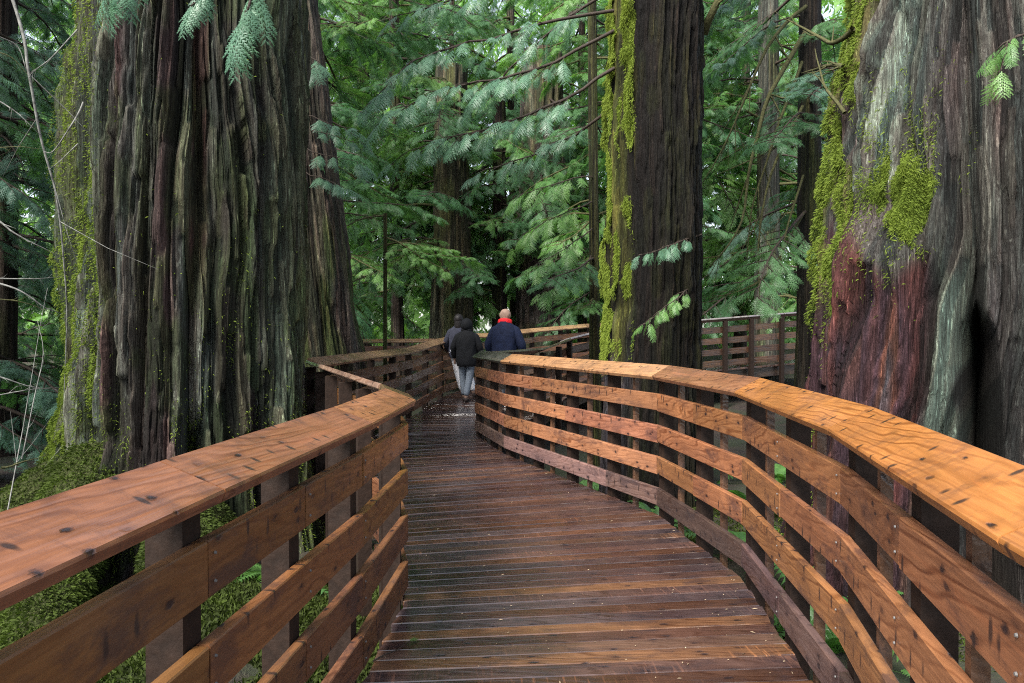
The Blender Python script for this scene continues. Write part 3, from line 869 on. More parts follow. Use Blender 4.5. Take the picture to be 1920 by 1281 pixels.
def bough(seed, lod, nside=11, length=2.4, size=0.42, droop=0.5, matl='cedar', matw='twig', per=6, name='branch'):
    """a cedar bough along +x: limb, side twigs, hanging sprays; limb and sprays in one mesh"""
    rg = random.Random(seed)
    fr = [frond(lod, rg, lobes_=3) for _ in range(4)]
    g = Geo(); tw = Geo()
    limb = [(length * t, 0.10 * length * math.sin(t * 2.1 + seed) * t, -droop * length * 0.5 * t * t + 0.05 * math.sin(t * 7 + seed)) for t in np.linspace(0, 1, 8)]
    tw.add(*tube_geo(limb, [0.028 * (1 - 0.85 * t) for t in np.linspace(0, 1, 8)], 5))
    def at(t):
        k = min(6, int(t * 7)); f = t * 7 - k
        return Vector(limb[k]).lerp(Vector(limb[k + 1]), f)
    for i in range(nside):
        t = 0.16 + 0.84 * (i + rg.uniform(0, 0.9)) / nside
        p = at(min(t, 0.999))
        sd = 1 if i % 2 else -1
        L = length * rg.uniform(0.22, 0.42) * (1.15 - 0.75 * t)
        an = R(rg.uniform(35, 75)) * sd
        d = Vector((math.cos(an), math.sin(an), rg.uniform(-0.45, 0.05))).normalized()
        q = [p + d * (L * k / 4) + Vector((0, 0, -droop * 0.35 * L * (k / 4) ** 2)) for k in range(5)]
        tw.add(*tube_geo(q, [0.009, 0.008, 0.006, 0.004, 0.002], 3))
        for k in range(per):
            f = (k + rg.uniform(0.2, 1.0)) / per
            kk = min(3, int(f * 4)); pos = q[kk].lerp(q[kk + 1], f * 4 - kk)
            a2 = an + R(rg.uniform(-55, 55)) if k < per - 1 else an
            dd = Vector((math.cos(a2), math.sin(a2), rg.uniform(-0.95, -0.12)))
            V, F = fr[rg.randrange(4)]
            place(g, V, F, pos, dd, (rg.uniform(-.35, .35), rg.uniform(-.35, .35), 1), size * rg.uniform(0.6, 1.2))
    V1, F1 = tw.arrays(); V2, F2 = g.arrays()
    me = np_mesh(name, np.concatenate([V1, V2]), np.concatenate([F1, F2 + len(V1)]), M[matw])
    me.materials.append(M[matl])
    mi = np.zeros(len(F1) + len(F2), np.int32); mi[len(F1):] = 1
    me.polygons.foreach_set('material_index', mi)
    return me

BOUGH = {
    'mid': [bough(100 + i, 0, 15, 2.3, 0.235, 0.45, 'cedar', per=11) for i in range(4)],
    'bright': [bough(200 + i, 0, 15, 2.1, 0.215, 0.35, 'bright', 'moss_twig', per=11) for i in range(3)],
    'dark': [bough(300 + i, 0, 14, 2.2, 0.235, 0.55, 'dark_leaf', per=11) for i in range(3)],
    'far': [bough(400 + i, 1, 15, 2.6, 0.32, 0.45, 'cedar', per=9) for i in range(3)],
    'farb': [bough(500 + i, 1, 15, 2.6, 0.30, 0.4, 'bright', per=9) for i in range(3)],
}

def put_branch(root, kind, pos, az, pitch, scale, r, roll=0.0):
    me = r.choice(BOUGH[kind])
    o = bpy.data.objects.new('branch', me)
    o.location = Vector(pos) - root.location
    o.rotation_euler = (roll, pitch, az)
    o.scale = (scale, scale * r.choice((-1, 1)), scale)
    return link(o, root)

def simple_trunk(name, root, base, r0, zmin, zmax, lean, col1, col2, seed, nth=48, nz=40, flare=0.5, parent_name='trunk'):
    def colf(th, z, q):
        c = pick(0.5 * vnoise(q['u'] * 8, z * .25, seed, 8) + 0.5 * vnoise(q['u'] * 24, z * .9, seed + 1, 24), [col1, col2, col1, col2])
        return blend(c, (0.07, 0.09, 0.02), sstep(.5, .7, vnoise(q['u'] * 8, z * .8, seed + 2, 8)) * .55)
    big = r0 > 0.3
    me, T = trunk_mesh('trunk', base, lambda z: (lean[0] * z, lean[1] * z), r0, zmin, zmax, nth, nz, dict(n=(10, 22, 44) if not big else (14, 34, 60), a=(0.09 * r0, 0.06 * r0, 0.03 * r0)), colf, None, seed, 'bark_far', flare, 0.9, 6, 0.03)
    return mobj('trunk', me, root)

def forest_tree(base, r0, height, label, kinds, nb, zr, scale, seed, lean=(0, 0), col=((0.05, 0.035, 0.027), (0.10, 0.085, 0.07)), group='cedars standing behind the boardwalk', azr=None, nth=48, nz=40, flare=0.5, name='cedar_tree'):
    r = random.Random(seed)
    gz = float(ground_z(*base)) - 0.25
    root = tree_root(name, base, 0, label, 'tree', group)
    simple_trunk('trunk', root, base, r0, gz, height, lean, col[0], col[1], seed % 40, nth, nz, flare)
    for i in range(nb):
        z = zr[0] + (zr[1] - zr[0]) * (i + r.random()) / nb
        az = r.uniform(0, 2 * math.pi) if azr is None else R(r.uniform(*azr))
        rr_ = r0 * math.exp(-0.03 * z) * 0.9
        p = (base[0] + lean[0] * z + math.cos(az) * rr_, base[1] + lean[1] * z + math.sin(az) * rr_, z)
        put_branch(root, r.choice(kinds), p, az, R(r.uniform(-8, 22)), scale * r.uniform(0.7, 1.25), r, R(r.uniform(-20, 20)))
    return root

# --- the two big trees seen behind the walkers and slimmer ones around them
forest_tree((-1.75, 21.5), 0.62, 9, 'broad mossy trunk rising behind the walkers, left of the red-collared man', ['mid', 'bright'], 26, (3.2, 8.5), 1.25, 11, col=((0.07, 0.065, 0.035), (0.14, 0.135, 0.085)), nth=110, nz=60, flare=0.6)
forest_tree((0.95, 23.0), 0.85, 10, 'broad grey-brown cedar trunk behind the red-collared man', ['mid', 'bright'], 26, (3.8, 9.5), 1.3, 12, (0.0, 0), ((0.10, 0.08, 0.07), (0.24, 0.215, 0.195)), nth=140, nz=60, flare=0.6)
forest_tree((-0.38, 22.5), 0.24, 9, 'slim dark trunk touching the grey-brown cedar behind the walkers', ['mid'], 14, (3.5, 8.5), 1.1, 13, col=((0.03, 0.02, 0.015), (0.05, 0.035, 0.03)), nth=60)
forest_tree((1.30, 11.6), 0.085, 7.5, 'thin mossy trunk just left of the dark mossy trunk', ['bright', 'mid'], 9, (1.9, 6.5), 0.62, 14, (-0.01, 0), ((0.045, 0.045, 0.018), (0.08, 0.085, 0.03)), name='young_tree', flare=0.3)
forest_tree((-2.08, 12.2), 0.035, 3.4, 'thin bare-stemmed sapling beyond the left railing bend', ['bright'], 5, (2.6, 3.4), 0.55, 15, (0.004, 0), ((0.045, 0.045, 0.015), (0.07, 0.075, 0.02)), name='sapling', nth=16, nz=20, flare=0.2)
forest_tree((4.85, 12.2), 0.21, 9.5, 'slim dark trunk with drooping boughs left of the giant red-barked cedar', ['dark', 'mid'], 20, (2.3, 8.5), 0.95, 16, (0.0, 0), ((0.022, 0.018, 0.014), (0.045, 0.04, 0.028)), flare=0.3, nth=60)
forest_tree((7.0, 20.5), 0.34, 12, 'grey trunk standing beyond the far right railing', ['mid', 'bright'], 26, (2.2, 10), 1.25, 17, (0.0, 0), ((0.08, 0.085, 0.07), (0.14, 0.15, 0.12)), nth=60)
forest_tree((6.2, 25.5), 0.28, 12, 'pale slender trunk right of the dark mossy trunk, beyond the railing', ['farb', 'bright'], 24, (1.5, 10), 1.4, 18, (0.0, 0), ((0.16, 0.17, 0.10), (0.24, 0.25, 0.16)))
# --- rank of cedars behind, near to far
spots = [(-4.6, 17.5, 'bright', 'bright green conifer behind the leaning brown trunk'), (-3.6, 23.5, 'bright', 'green conifer beyond the bare-stemmed sapling, left of the broad mossy trunk'),
         (-5.4, 27.0, 'mid', 'tall cedar farther back between the leaning trunk and the sapling'), (-2.4, 29.0, 'bright', 'conifer directly behind the broad mossy trunk, crown above the black-coated walker'),
         (-7.6, 11.0, 'dark', 'dim teal cedar at the far left edge behind the leafless shrub'), (-6.6, 8.9, 'dark', 'drooping dark cedar right behind the pale bare branches at left'), (-5.9, 7.0, 'dark', 'low-boughed dark cedar nearest the left picture edge'),
         (0.2, 30.0, 'bright', 'far conifer seen in the gap left of the red-collared man'), (2.9, 20.8, 'mid', 'cedar just left of the dark mossy trunk, beyond the railings'), (2.6, 27.5, 'bright', 'green conifer between the grey-brown cedar and the thin mossy trunk'),
         (5.0, 31.0, 'bright', 'far conifer hidden mostly behind the dark mossy trunk'), (8.2, 24.5, 'mid', 'cedar behind the grey trunk past the far right railing'), (9.0, 29.5, 'bright', 'bright conifer deep in the gap left of the slim dark tree'),
         (-10.6, 15.0, 'dark', 'dusky cedar deepest in the shade at the left picture edge'), (-8.9, 11.9, 'dark', 'shadowed cedar between the two dim cedars at far left'),
         (-8.6, 30.0, 'mid', 'farthest cedar peeking out behind the leaning trunk')]
for i, (x, y, k, lab) in enumerate(spots):
    r = random.Random(900 + i)
    kinds = {'mid': ['mid', 'mid', 'bright'], 'bright': ['bright', 'mid'], 'dark': ['dark', 'dark', 'mid']}[k]
    h = 5.0 + y * 0.36
    forest_tree((x, y), r.uniform(0.14, 0.3), h, lab, kinds, int((26 + y * 0.7) * (1.45 if x > -5.5 else 1.0)), (0.4 if x < -5 and y < 16 else 2.7, h), 0.85 + y * 0.022, 700 + i, (r.uniform(-.02, .02), 0))

# ------------------------------------------------------------------ boughs whose sprays can be told apart
def frond_mesh(seed, mat, broad=0.42):
    rg = random.Random(seed)
    V, F = frond(0, rg, broad)
    return np_mesh('frond', V, F, M[mat])
FR = {'hero': [frond_mesh(600 + i, 'cedar_hero') for i in range(6)], 'young': [frond_mesh(620 + i, 'bright') for i in range(5)], 'dark': [frond_mesh(640 + i, 'dark_leaf') for i in range(4)]}

def put_frond(parent, kind, pos, d, nrm, s, r):
    o = bpy.data.objects.new('frond', r.choice(FR[kind]))
    m = frame(d, nrm).to_4x4(); m.translation = Vector(pos)
    o.matrix_local = m @ Matrix.Diagonal((s, s * r.choice((-1, 1)), s, 1))
    link(o, parent)
    o.parent = parent
    return o

def hero_limb(root, pts, n, size, seed, kind='hero', r0=0.022, down=(0.3, 1.0), t0=0.2, side=0.35, wood='twig'):
    """a limb through photo points (x, y, depth) with side twigs; every spray is an object of its own"""
    r = random.Random(seed)
    P = [px(*p) for p in pts]
    Q = []
    for a, b in zip(P[:-1], P[1:]):
        for k in range(3): Q.append(a.lerp(b, k / 3) + Vector((r.uniform(-.02, .02), r.uniform(-.02, .02), r.uniform(-.02, .02))))
    Q.append(P[-1])
    m = len(Q)
    tw = Geo()
    org = Q[0].copy()
    tw.add(*tube_geo([q - org for q in Q], [r0 * (1 - 0.85 * i / (m - 1)) for i in range(m)], 6))
    spots = []
    for i in range(n):
        t = t0 + (1 - t0) * (i + r.random() * 0.8) / n
        k = min(m - 2, int(t * (m - 1))); p = Q[k].lerp(Q[k + 1], t * (m - 1) - k)
        fwd = (Q[min(k + 2, m - 1)] - Q[max(k - 1, 0)]).normalized()
        sd = fwd.cross(Vector((0, 0, 1))).normalized() * (1 if i % 2 else -1)
        L = side * r.uniform(0.15, 1.0)
        d = (fwd * r.uniform(0.4, 1.0) + sd * r.uniform(0.2, 0.9) + Vector((0, 0, -r.uniform(0.0, 0.5)))).normalized()
        e = p + d * L
        tw.add(*tube_geo([p - org, p.lerp(e, .5) - org + Vector((0, 0, .01)), e - org], [0.006, 0.0045, 0.002], 4))
        spots.append((e, d)); 
        if L > side * 0.5: spots.append((p.lerp(e, .5), d))
    V, F = tw.arrays()
    br = mobj('branch', np_mesh('branch', V, F, M[wood]), root)
    br.location = org - root.location
    for e, d in spots:
        dd = d + Vector((r.uniform(-.5, .5), r.uniform(-.7, .1), -r.uniform(*down)))
        put_frond(br, kind, e - org, dd, (r.uniform(-.3, .3), -r.uniform(0.1, 0.7), 1), size * r.uniform(0.65, 1.3), r)
    return br

limbs = [
    ([(1150, 20, 9.0), (1000, 55, 8.9), (880, 85, 8.7), (770, 120, 8.5), (690, 200, 8.4)], 34, .25),
    ([(1150, 60, 9.0), (1040, 120, 8.8), (930, 150, 8.6), (820, 175, 8.4), (715, 225, 8.3)], 36, .25),
    ([(1150, 130, 9.0), (1060, 190, 8.9), (960, 230, 8.8), (860, 255, 8.7), (765, 285, 8.6)], 34, .25),
    ([(1160, -70, 9.1), (980, -25, 9.0), (850, 5, 8.8), (740, 35, 8.7)], 26, .25),
    ([(1150, 200, 9.3), (1080, 255, 9.6), (1000, 290, 9.8), (900, 320, 10.0)], 24, .25),
    ([(1150, -20, 9.4), (1060, 40, 9.7), (960, 130, 9.9), (880, 200, 10.0)], 24, .25)]
for i, (p, n_, sz) in enumerate(limbs): hero_limb(t3, p, n_, sz, 40 + i)
# sprays hanging in front of the giant left cedar
hero_limb(t1, [(470, -160, 5.6), (505, -120, 5.0), (492, -40, 4.6), (468, 20, 4.5), (460, 40, 4.5)], 6, .30, 51, down=(0.9, 1.6), t0=.55, side=.07)
hero_limb(t1, [(370, -160, 5.6), (400, -110, 5.1), (385, -20, 4.8), (362, 15, 4.75)], 4, .20, 52, down=(1.0, 1.8), t0=.6, side=.05)
hero_limb(t1, [(240, -170, 5.8), (245, -100, 5.2), (228, -40, 4.9), (218, -10, 4.85)], 6, .26, 53, down=(0.9, 1.7), t0=.5, side=.08)
# sprays on the leaning trunk
for k, (y0, x1) in enumerate(((238, 680), (262, 690), (300, 690), (345, 650), (130, 580))):
    hero_limb(t2, [(560, y0 - 25, 10.2), (600, y0 - 12, 9.9), (x1, y0 + 10, 9.6)], 7, .26, 60 + k, down=(0.1, 0.7), t0=.35, side=.12, r0=.010)
# pale sprays beside the dark mossy trunk
hero_limb(t3, [(1312, 440, 8.9), (1270, 455, 8.5), (1200, 478, 8.3)], 12, .17, 70, down=(0.4, 1.2), t0=.2, side=.10, r0=.010)
hero_limb(t3, [(1290, 540, 8.7), (1265, 565, 8.4), (1205, 610, 8.2)], 14, .15, 71, 'young', down=(0.1, 0.9), t0=.1, side=.16, r0=.010)
# young leaves at the upper right edge
hero_limb(t4, [(2000, 20, 4.6), (1930, 60, 4.4), (1880, 90, 4.3), (1868, 140, 4.3)], 10, .17, 73, 'young', down=(0.3, 1.4), t0=.35, side=.12, r0=.012)
# bright clusters hanging left of the thin mossy trunk
yt = [o for o in C.objects if o.get('label', '').startswith('thin mossy trunk')][0]
for k, p in enumerate(([(1110, 380, 11.5), (1050, 405, 11.2), (980, 440, 11.0)], [(1110, 430, 11.5), (1060, 465, 11.2), (1000, 500, 11.0)], [(1110, 480, 11.5), (1080, 520, 11.3), (1020, 545, 11.1)], [(1110, 330, 11.5), (1060, 340, 11.3), (960, 370, 11.2)])):
    hero_limb(yt, p, 12, .30, 80 + k, 'young', down=(0.1, 1.0), t0=.2, side=.3, r0=.012)

# bare drooping branches of the slim dark tree and mossy ones of the right giant
dt = [o for o in C.objects if o.get('label', '').startswith('slim dark trunk with')][0]
def bare(root, pts, r0, mat, name='branch', seed=1, twigs=4, seg=5):
    r = random.Random(seed)
    P = [px(*p) for p in pts]; Q = []
    for a, b in zip(P[:-1], P[1:]):
        for k in range(4): Q.append(a.lerp(b, k / 4) + Vector((r.uniform(-1, 1), r.uniform(-1, 1), r.uniform(-1, 1))) * r0 * 1.2)
    Q.append(P[-1]); org = Q[0].copy(); m = len(Q)
    # smooth
    for _ in range(2): Q = [Q[0]] + [(Q[i - 1] + Q[i] * 2 + Q[i + 1]) / 4 for i in range(1, m - 1)] + [Q[-1]]
    g = Geo(); g.add(*tube_geo([q - org for q in Q], [r0 * (1 - 0.8 * i / (m - 1)) for i in range(m)], seg))
    L = sum((Q[i + 1] - Q[i]).length for i in range(m - 1))
    for t in range(twigs):
        k = r.randrange(1, m - 1); f = (Q[k + 1] - Q[k]).normalized()
        d = (f + Vector((r.uniform(-1, 1), r.uniform(-.5, .5), r.uniform(-1, .6)))).normalized() * L * r.uniform(.10, .25)
        rr_ = r0 * (1 - 0.8 * k / (m - 1)) * 0.5
        g.add(*tube_geo([Q[k] - org, Q[k] - org + d * .5 + Vector((0, 0, r.uniform(-.03, .03))), Q[k] - org + d], [rr_, rr_ * .7, rr_ * .25], 4))
    o = mobj(name, np_mesh(name, *g.arrays(), M[mat], True), root)
    o.location = org - root.location
    return o
for k, (p, r0) in enumerate((
    ([(1505, 60, 12), (1440, 180, 11.4), (1405, 300, 11.2), (1390, 420, 11.1), (1330, 500, 11)], .045),
    ([(1505, 120, 12), (1450, 250, 11.6), (1410, 380, 11.5), (1400, 480, 11.4)], .03),
    ([(1505, 10, 12), (1430, 90, 11.5), (1380, 230, 11.3), (1315, 345, 11.2)], .035),
    ([(1505, 200, 12), (1440, 330, 11.6), (1420, 470, 11.4), (1425, 600, 11.4)], .03),
    ([(1505, 330, 12), (1470, 440, 11.5), (1450, 560, 11.3), (1455, 640, 11.3)], .022),
    ([(1505, 250, 12), (1410, 300, 11.5), (1340, 330, 11.3)], .02),
    ([(1505, 400, 12), (1440, 520, 11.6), (1380, 550, 11.4), (1330, 560, 11.4)], .02))):
    bare(dt, p, r0, 'moss_twig', seed=k, twigs=7)
bare(t4, [(1590, 60, 6.6), (1560, 95, 6.9), (1520, 60, 7.4), (1470, 40, 7.8)], .03, 'moss_twig', seed=20)
bare(t4, [(1585, 130, 6.6), (1550, 125, 7.0), (1500, 140, 7.6)], .028, 'moss_twig', seed=21)
bare(t4, [(1575, 210, 6.6), (1540, 160, 6.9), (1525, 95, 7.2)], .02, 'moss_twig', seed=22)
bare(t3, [(1312, 70, 9.2), (1360, -20, 9.0), (1400, -90, 9.0)], .06, 'moss_twig', seed=23)

# ------------------------------------------------------------------ leafless shrub at the left edge
bs = empty('bare_shrub', tuple(px(140, 760, 6.6)), 'leafless shrub with pale crooked branches left of the giant mossy cedar', 'shrub')
bs.location.z = float(ground_z(bs.location.x, bs.location.y))
stems = [([(15, -40, 5.6), (48, 60, 5.6), (58, 140, 5.6), (78, 250, 5.7), (100, 340, 5.8), (118, 440, 5.9), (126, 560, 6.1), (120, 760, 6.3), (118, 900, 6.4)], .022),
         ([(0, 70, 5.5), (40, 85, 5.6), (55, 140, 5.6)], .010), ([(-20, 95, 5.5), (30, 110, 5.6), (62, 150, 5.65)], .009),
         ([(150, 60, 5.6), (100, 115, 5.6), (70, 135, 5.6), (58, 150, 5.6)], .010), ([(160, 195, 5.6), (130, 250, 5.6), (100, 290, 5.7), (85, 285, 5.7)], .012),
         ([(-20, 180, 5.6), (40, 215, 5.6), (80, 255, 5.7)], .012), ([(-20, 280, 5.6), (40, 276, 5.6), (86, 282, 5.7)], .008),
         ([(0, 415, 5.6), (30, 440, 5.6), (80, 465, 5.7), (122, 482, 5.9)], .014), ([(-20, 522, 5.6), (60, 524, 5.7), (122, 518, 5.9)], .010),
         ([(0, 530, 5.6), (40, 545, 5.6), (90, 580, 5.7), (120, 590, 5.9)], .014), ([(0, 560, 5.6), (60, 570, 5.7), (120, 600, 5.9)], .008),
         ([(-20, 700, 5.4), (50, 725, 5.5), (118, 732, 5.8)], .010), ([(0, 740, 5.4), (60, 730, 5.5), (118, 726, 5.8)], .008),
         ([(40, 860, 5.2), (62, 750, 5.3), (85, 660, 5.4), (70, 600, 5.5)], .008), ([(0, 880, 5.0), (40, 868, 5.1), (90, 852, 5.3)], .014),
         ([(150, 270, 5.7), (110, 310, 5.7), (92, 320, 5.75)], .008), ([(10, 960, 5.0), (35, 840, 5.2), (60, 700, 5.4), (90, 540, 5.6)], .008)]
for k, (p, r0) in enumerate(stems):
    bare(bs, p, r0 * 0.62, 'pale_twig' if k % 4 != 2 else 'moss_twig', 'stem' if k == 0 else 'branch', 30 + k, 5)

# mossy roots of the left cedar
def root_part(parent, pts, radii, seed, nm=5000):
    r = random.Random(seed); P = [Vector(p) for p in pts]; Q = []; Rr = []
    for i in range(len(P) - 1):
        for k in range(5):
            Q.append(P[i].lerp(P[i + 1], k / 5)); Rr.append(radii[i] + (radii[i + 1] - radii[i]) * k / 5)
    Q.append(P[-1]); Rr.append(radii[-1]); m = len(Q)
    for _ in range(3): Q = [Q[0]] + [(Q[i - 1] + Q[i] * 2 + Q[i + 1]) / 4 for i in range(1, m - 1)] + [Q[-1]]
    V, F = tube_geo(Q, Rr, 24)
    nn = vnoise(V[:, 0] * 9 + 40, V[:, 1] * 9 + V[:, 2] * 7 + 30, 7)[:, None] - .5
    V = V + nn * 0.06
    col = np.tile(np.array([[0.06, 0.075, 0.022]]), (len(V), 1))
    o = mobj('root', np_mesh('root', V, F, M['bark'], True, col), parent); o.location = -parent.location
    idx = rng.integers(0, len(F), nm); tri = V[F[idx]]
    a = rng.random((nm, 2)); a = np.where(a.sum(1, keepdims=True) > 1, 1 - a, a)
    Pp = tri[:, 0] + (tri[:, 1] - tri[:, 0]) * a[:, :1] + (tri[:, 2] - tri[:, 0]) * a[:, 1:]
    Nn = np.cross(tri[:, 1] - tri[:, 0], tri[:, 2] - tri[:, 0]); Nn /= np.linalg.norm(Nn, axis=1)[:, None] + 1e-9
    ax = np.array([tuple(q) for q in Q]); near = ax[np.argmin(((Pp[:, None] - ax[None]) ** 2).sum(-1), 1)]
    Nn = np.where(((Pp - near) * Nn).sum(1, keepdims=True) < 0, -Nn, Nn)
    keep = Nn[:, 2] > -0.3
    mo = mobj('moss', blades('moss', clumpy(Pp[keep], Nn[keep], 9, .03), Nn[keep], 0.036, 0.006, 'moss_green', 0.1, 0.6), o); tag(mo, kind='stuff')
root_part(t1, [(-3.5, 6.3, 0.25), (-3.35, 5.6, -0.1), (-3.0, 4.7, -0.42), (-2.75, 4.2, -0.75)], [.34, .28, .20, .10], 1, 30000)
root_part(t1, [(-2.6, 6.0, 0.0), (-2.3, 5.2, -0.25), (-1.9, 4.3, -0.45), (-1.6, 3.5, -0.75)], [.30, .24, .18, .10], 2, 30000)
root_part(t1, [(-3.9, 6.5, 0.1), (-4.1, 5.8, -0.2), (-4.0, 5.1, -0.5), (-3.9, 4.6, -0.8)], [.30, .26, .18, .10], 3, 20000)

# ------------------------------------------------------------------ moss carpet beside the boardwalk
def carpet(n, x0, x1, y0, y1, dens, label, length, seed):
    rg = np.random.default_rng(seed)
    x = rg.uniform(x0, x1, n); y = rg.uniform(y0, y1, n)
    k = vnoise(x * 1.1 + 20, y * 1.1 + 4, 9) + 0.3 * vnoise(x * 5, y * 5 + 9, 10)
    keep = k > dens
    x, y = x[keep], y[keep]
    z = ground_z(x, y); P = np.stack([x, y, z], 1)
    N = np.tile([[0, 0, 1.0]], (len(x), 1))
    o = mobj('ground_moss', blades('ground_moss', P, N, length, length * 0.13, 'moss_green', -0.1, 0.8, rg))
    tag(o, label, 'moss', kind='stuff')
carpet(90000, -3.6, -0.75, 0.8, 6.0, 0.30, 'bright green feathery moss covering the ground below the left railing', 0.062, 1)
carpet(50000, 1.2, 4.0, 1.0, 9.5, 0.62, 'patchy green moss on the ground behind the right railing', 0.05, 2)

# ------------------------------------------------------------------ sword ferns
fern_fr = []
for i in range(3):
    rg = random.Random(800 + i)
    V = []; F = []
    n = 22
    for k in range(n):
        t = (k + .5) / n; ln = 0.15 * math.sin(math.pi * (0.12 + 0.86 * t)) ** .7
        for sd in (-1, 1):
            an = R(72) * sd; dx, dy = math.cos(an) * ln, math.sin(an) * ln
            w_ = 0.021; b = len(V)
            V += [(t - w_, 0, 0), (t + w_, 0, 0), (t + dx * .5 + w_, dy * .55, .008), (t + dx * .9, dy, -0.02 + rg.uniform(-.02, .01))]
            F += [(b, b + 1, b + 2), (b, b + 2, b + 3)]
    b = len(V); V += [(0, -.006, 0), (0, .006, 0), (1, 0, 0)]; F.append((b, b + 1, b + 2))
    V = np.array(V); t = V[:, 0]
    V[:, 2] += 0.75 * t - 0.85 * t ** 2
    fern_fr.append(np_mesh('frond', V, np.array(F), M['fern']))
FERNS = [(2.15, 5.1, .75, 'sword fern behind the right railing, near the red-barked cedar foot'), (2.05, 6.6, .8, 'sword fern glimpsed through the curve of the right railing'), (1.5, 7.9, .65, 'small fern at the foot of the thin posts, left of the dark mossy trunk'),
         (2.5, 3.9, .7, 'fern below the swirl-grained cap board of the right railing'), (1.75, 2.5, .6, 'low fern behind the nearest right rail boards'), (2.6, 8.2, .8, 'fern between the dark mossy trunk and the red-barked cedar'),
         (0.95, 9.4, .6, 'fern behind the far end of the orange right railing'), (-1.75, 5.6, .6, 'fern tucked between left railing bend and giant cedar roots'), (-4.2, 5.2, .8, 'fern at the lower left under the pale bare branches'), (3.6, 10.2, .9, 'fern below the slim dark tree near the far railing'),
         (-4.9, 6.2, .9, 'large dim fern behind the leafless shrub'), (-2.7, 13.0, .9, 'fern beyond the left railing, beside the sapling stem'), (-3.6, 15.0, .9, 'pale fern below the leaning trunk, past the left railing')]
for k, (x, y, sz, lab) in enumerate(FERNS):
    r = random.Random(k)
    e = empty('sword_fern', (x, y, float(ground_z(x, y)) - 0.02), lab, 'fern', 'sword ferns on the forest floor')
    nf = 13
    for j in range(nf):
        o = bpy.data.objects.new('frond', r.choice(fern_fr))
        s = sz * r.uniform(.7, 1.15)
        o.rotation_euler = (R(r.uniform(-12, 12)), -R(r.uniform(0, 28)), 2 * math.pi * (j + r.uniform(-.3, .3)) / nf)
        o.scale = (s, s, s)
        link(o, e)

# ------------------------------------------------------------------ distant forest
def distant():
    rg = random.Random(77); fr = [frond(2, rg) for _ in range(6)]
    g = Geo()
    for i in range(20000):
        y = rg.uniform(36, 62); x = rg.uniform(-0.95, 0.95) * y
        z = rg.uniform(0, 1) ** 1.3 * (y * 0.55) + 0.2
        # crowns gather around many tree axes
        ax = round(x / 3.2) * 3.2 + 0.9 * math.sin(round(x / 3.2) * 7.7)
        x = ax + (x - ax) * 0.8
        V, F = fr[rg.randrange(6)]
        a = rg.uniform(0, 6.283)
        place(g, V, F, (x, y, z), (math.cos(a), math.sin(a) - .3, rg.uniform(-.8, .1)), (rg.uniform(-.4, .4), rg.uniform(-.8, .2), 1), rg.uniform(1.0, 2.2))
    V, F = g.arrays()
    o = mobj('distant_forest', np_mesh('distant_forest', V, F, M['bright']))
    tag(o, 'far mass of pale green conifers closing the view behind the trunks', 'forest', kind='stuff')
distant()

# ------------------------------------------------------------------ people
M['skin'] = plain_mat('skin', (0.27, 0.175, 0.135), 0.5, 0.08, 8)
M['navy'] = plain_mat('navy_jacket_cloth', (0.005, 0.009, 0.028), 0.8, 0.3, 14, 0.25)
M['black_cloth'] = plain_mat('black_coat_cloth', (0.004, 0.0045, 0.006), 0.8, 0.3, 14, 0.25)
M['lilac'] = plain_mat('grey_blue_coat_cloth', (0.028, 0.030, 0.045), 0.8, 0.2, 14, 0.25)
M['jeans'] = plain_mat('grey_blue_denim', (0.14, 0.165, 0.20), 0.8, 0.2, 30, 0.15)
M['white_cloth'] = plain_mat('white_trouser_cloth', (0.62, 0.62, 0.66), 0.7, 0.08, 14, 0.2)
M['red_cloth'] = plain_mat('red_collar_cloth', (0.55, 0.012, 0.018), 0.7, 0.15, 18, 0.3)
M['hair'] = plain_mat('dark_hair', (0.012, 0.010, 0.010), 0.45, 0.4, 60, 0.3)
M['shoe'] = plain_mat('brown_black_shoe', (0.03, 0.022, 0.02), 0.5, 0.3, 20)
M['eye'] = plain_mat('eye_white', (0.7, 0.68, 0.66), 0.2, 0.05, 10)

def skinned(name, pts, edges, mat, parent, root=0, levels=2):
    """a smooth skin grown round a stick figure: pts = [(x, y, z, radius[, radius2])]"""
    me = bpy.data.meshes.new(name)
    me.from_pydata([p[:3] for p in pts], edges, [])
    o = bpy.data.objects.new(name, me)
    C.objects.link(o)
    sk = o.modifiers.new('skin', 'SKIN'); sk.use_smooth_shade = True
    for v, p in zip(me.skin_vertices[0].data, pts):
        v.radius = (p[3], p[4] if len(p) > 4 else p[3]); v.use_root = False
    me.skin_vertices[0].data[root].use_root = True
    sb = o.modifiers.new('sub', 'SUBSURF'); sb.levels = levels; sb.render_levels = levels
    dg = bpy.context.evaluated_depsgraph_get(); dg.update()
    new = bpy.data.meshes.new_from_object(o.evaluated_get(dg))
    o.modifiers.clear()
    o.data = new; new.name = name
    bpy.data.meshes.remove(me)
    new.materials.clear(); new.materials.append(M[mat])
    for p in new.polygons: p.use_smooth = True
    o.parent = parent
    return o

def ellipsoid(name, c, r, mat, parent, cut=None):
    import bmesh
    bm = bmesh.new(); bmesh.ops.create_uvsphere(bm, u_segments=20, v_segments=14, radius=1.0)
    for v in bm.verts:
        v.co = Vector((c[0] + v.co.x * r[0], c[1] + v.co.y * r[1], c[2] + v.co.z * r[2]))
    if cut: 
        bmesh.ops.delete(bm, geom=[v for v in bm.verts if cut(v.co)], context='VERTS')
    me = bpy.data.meshes.new(name); bm.to_mesh(me); bm.free(); me.materials.append(M[mat])
    for p in me.polygons: p.use_smooth = True
    return mobj(name, me, parent)

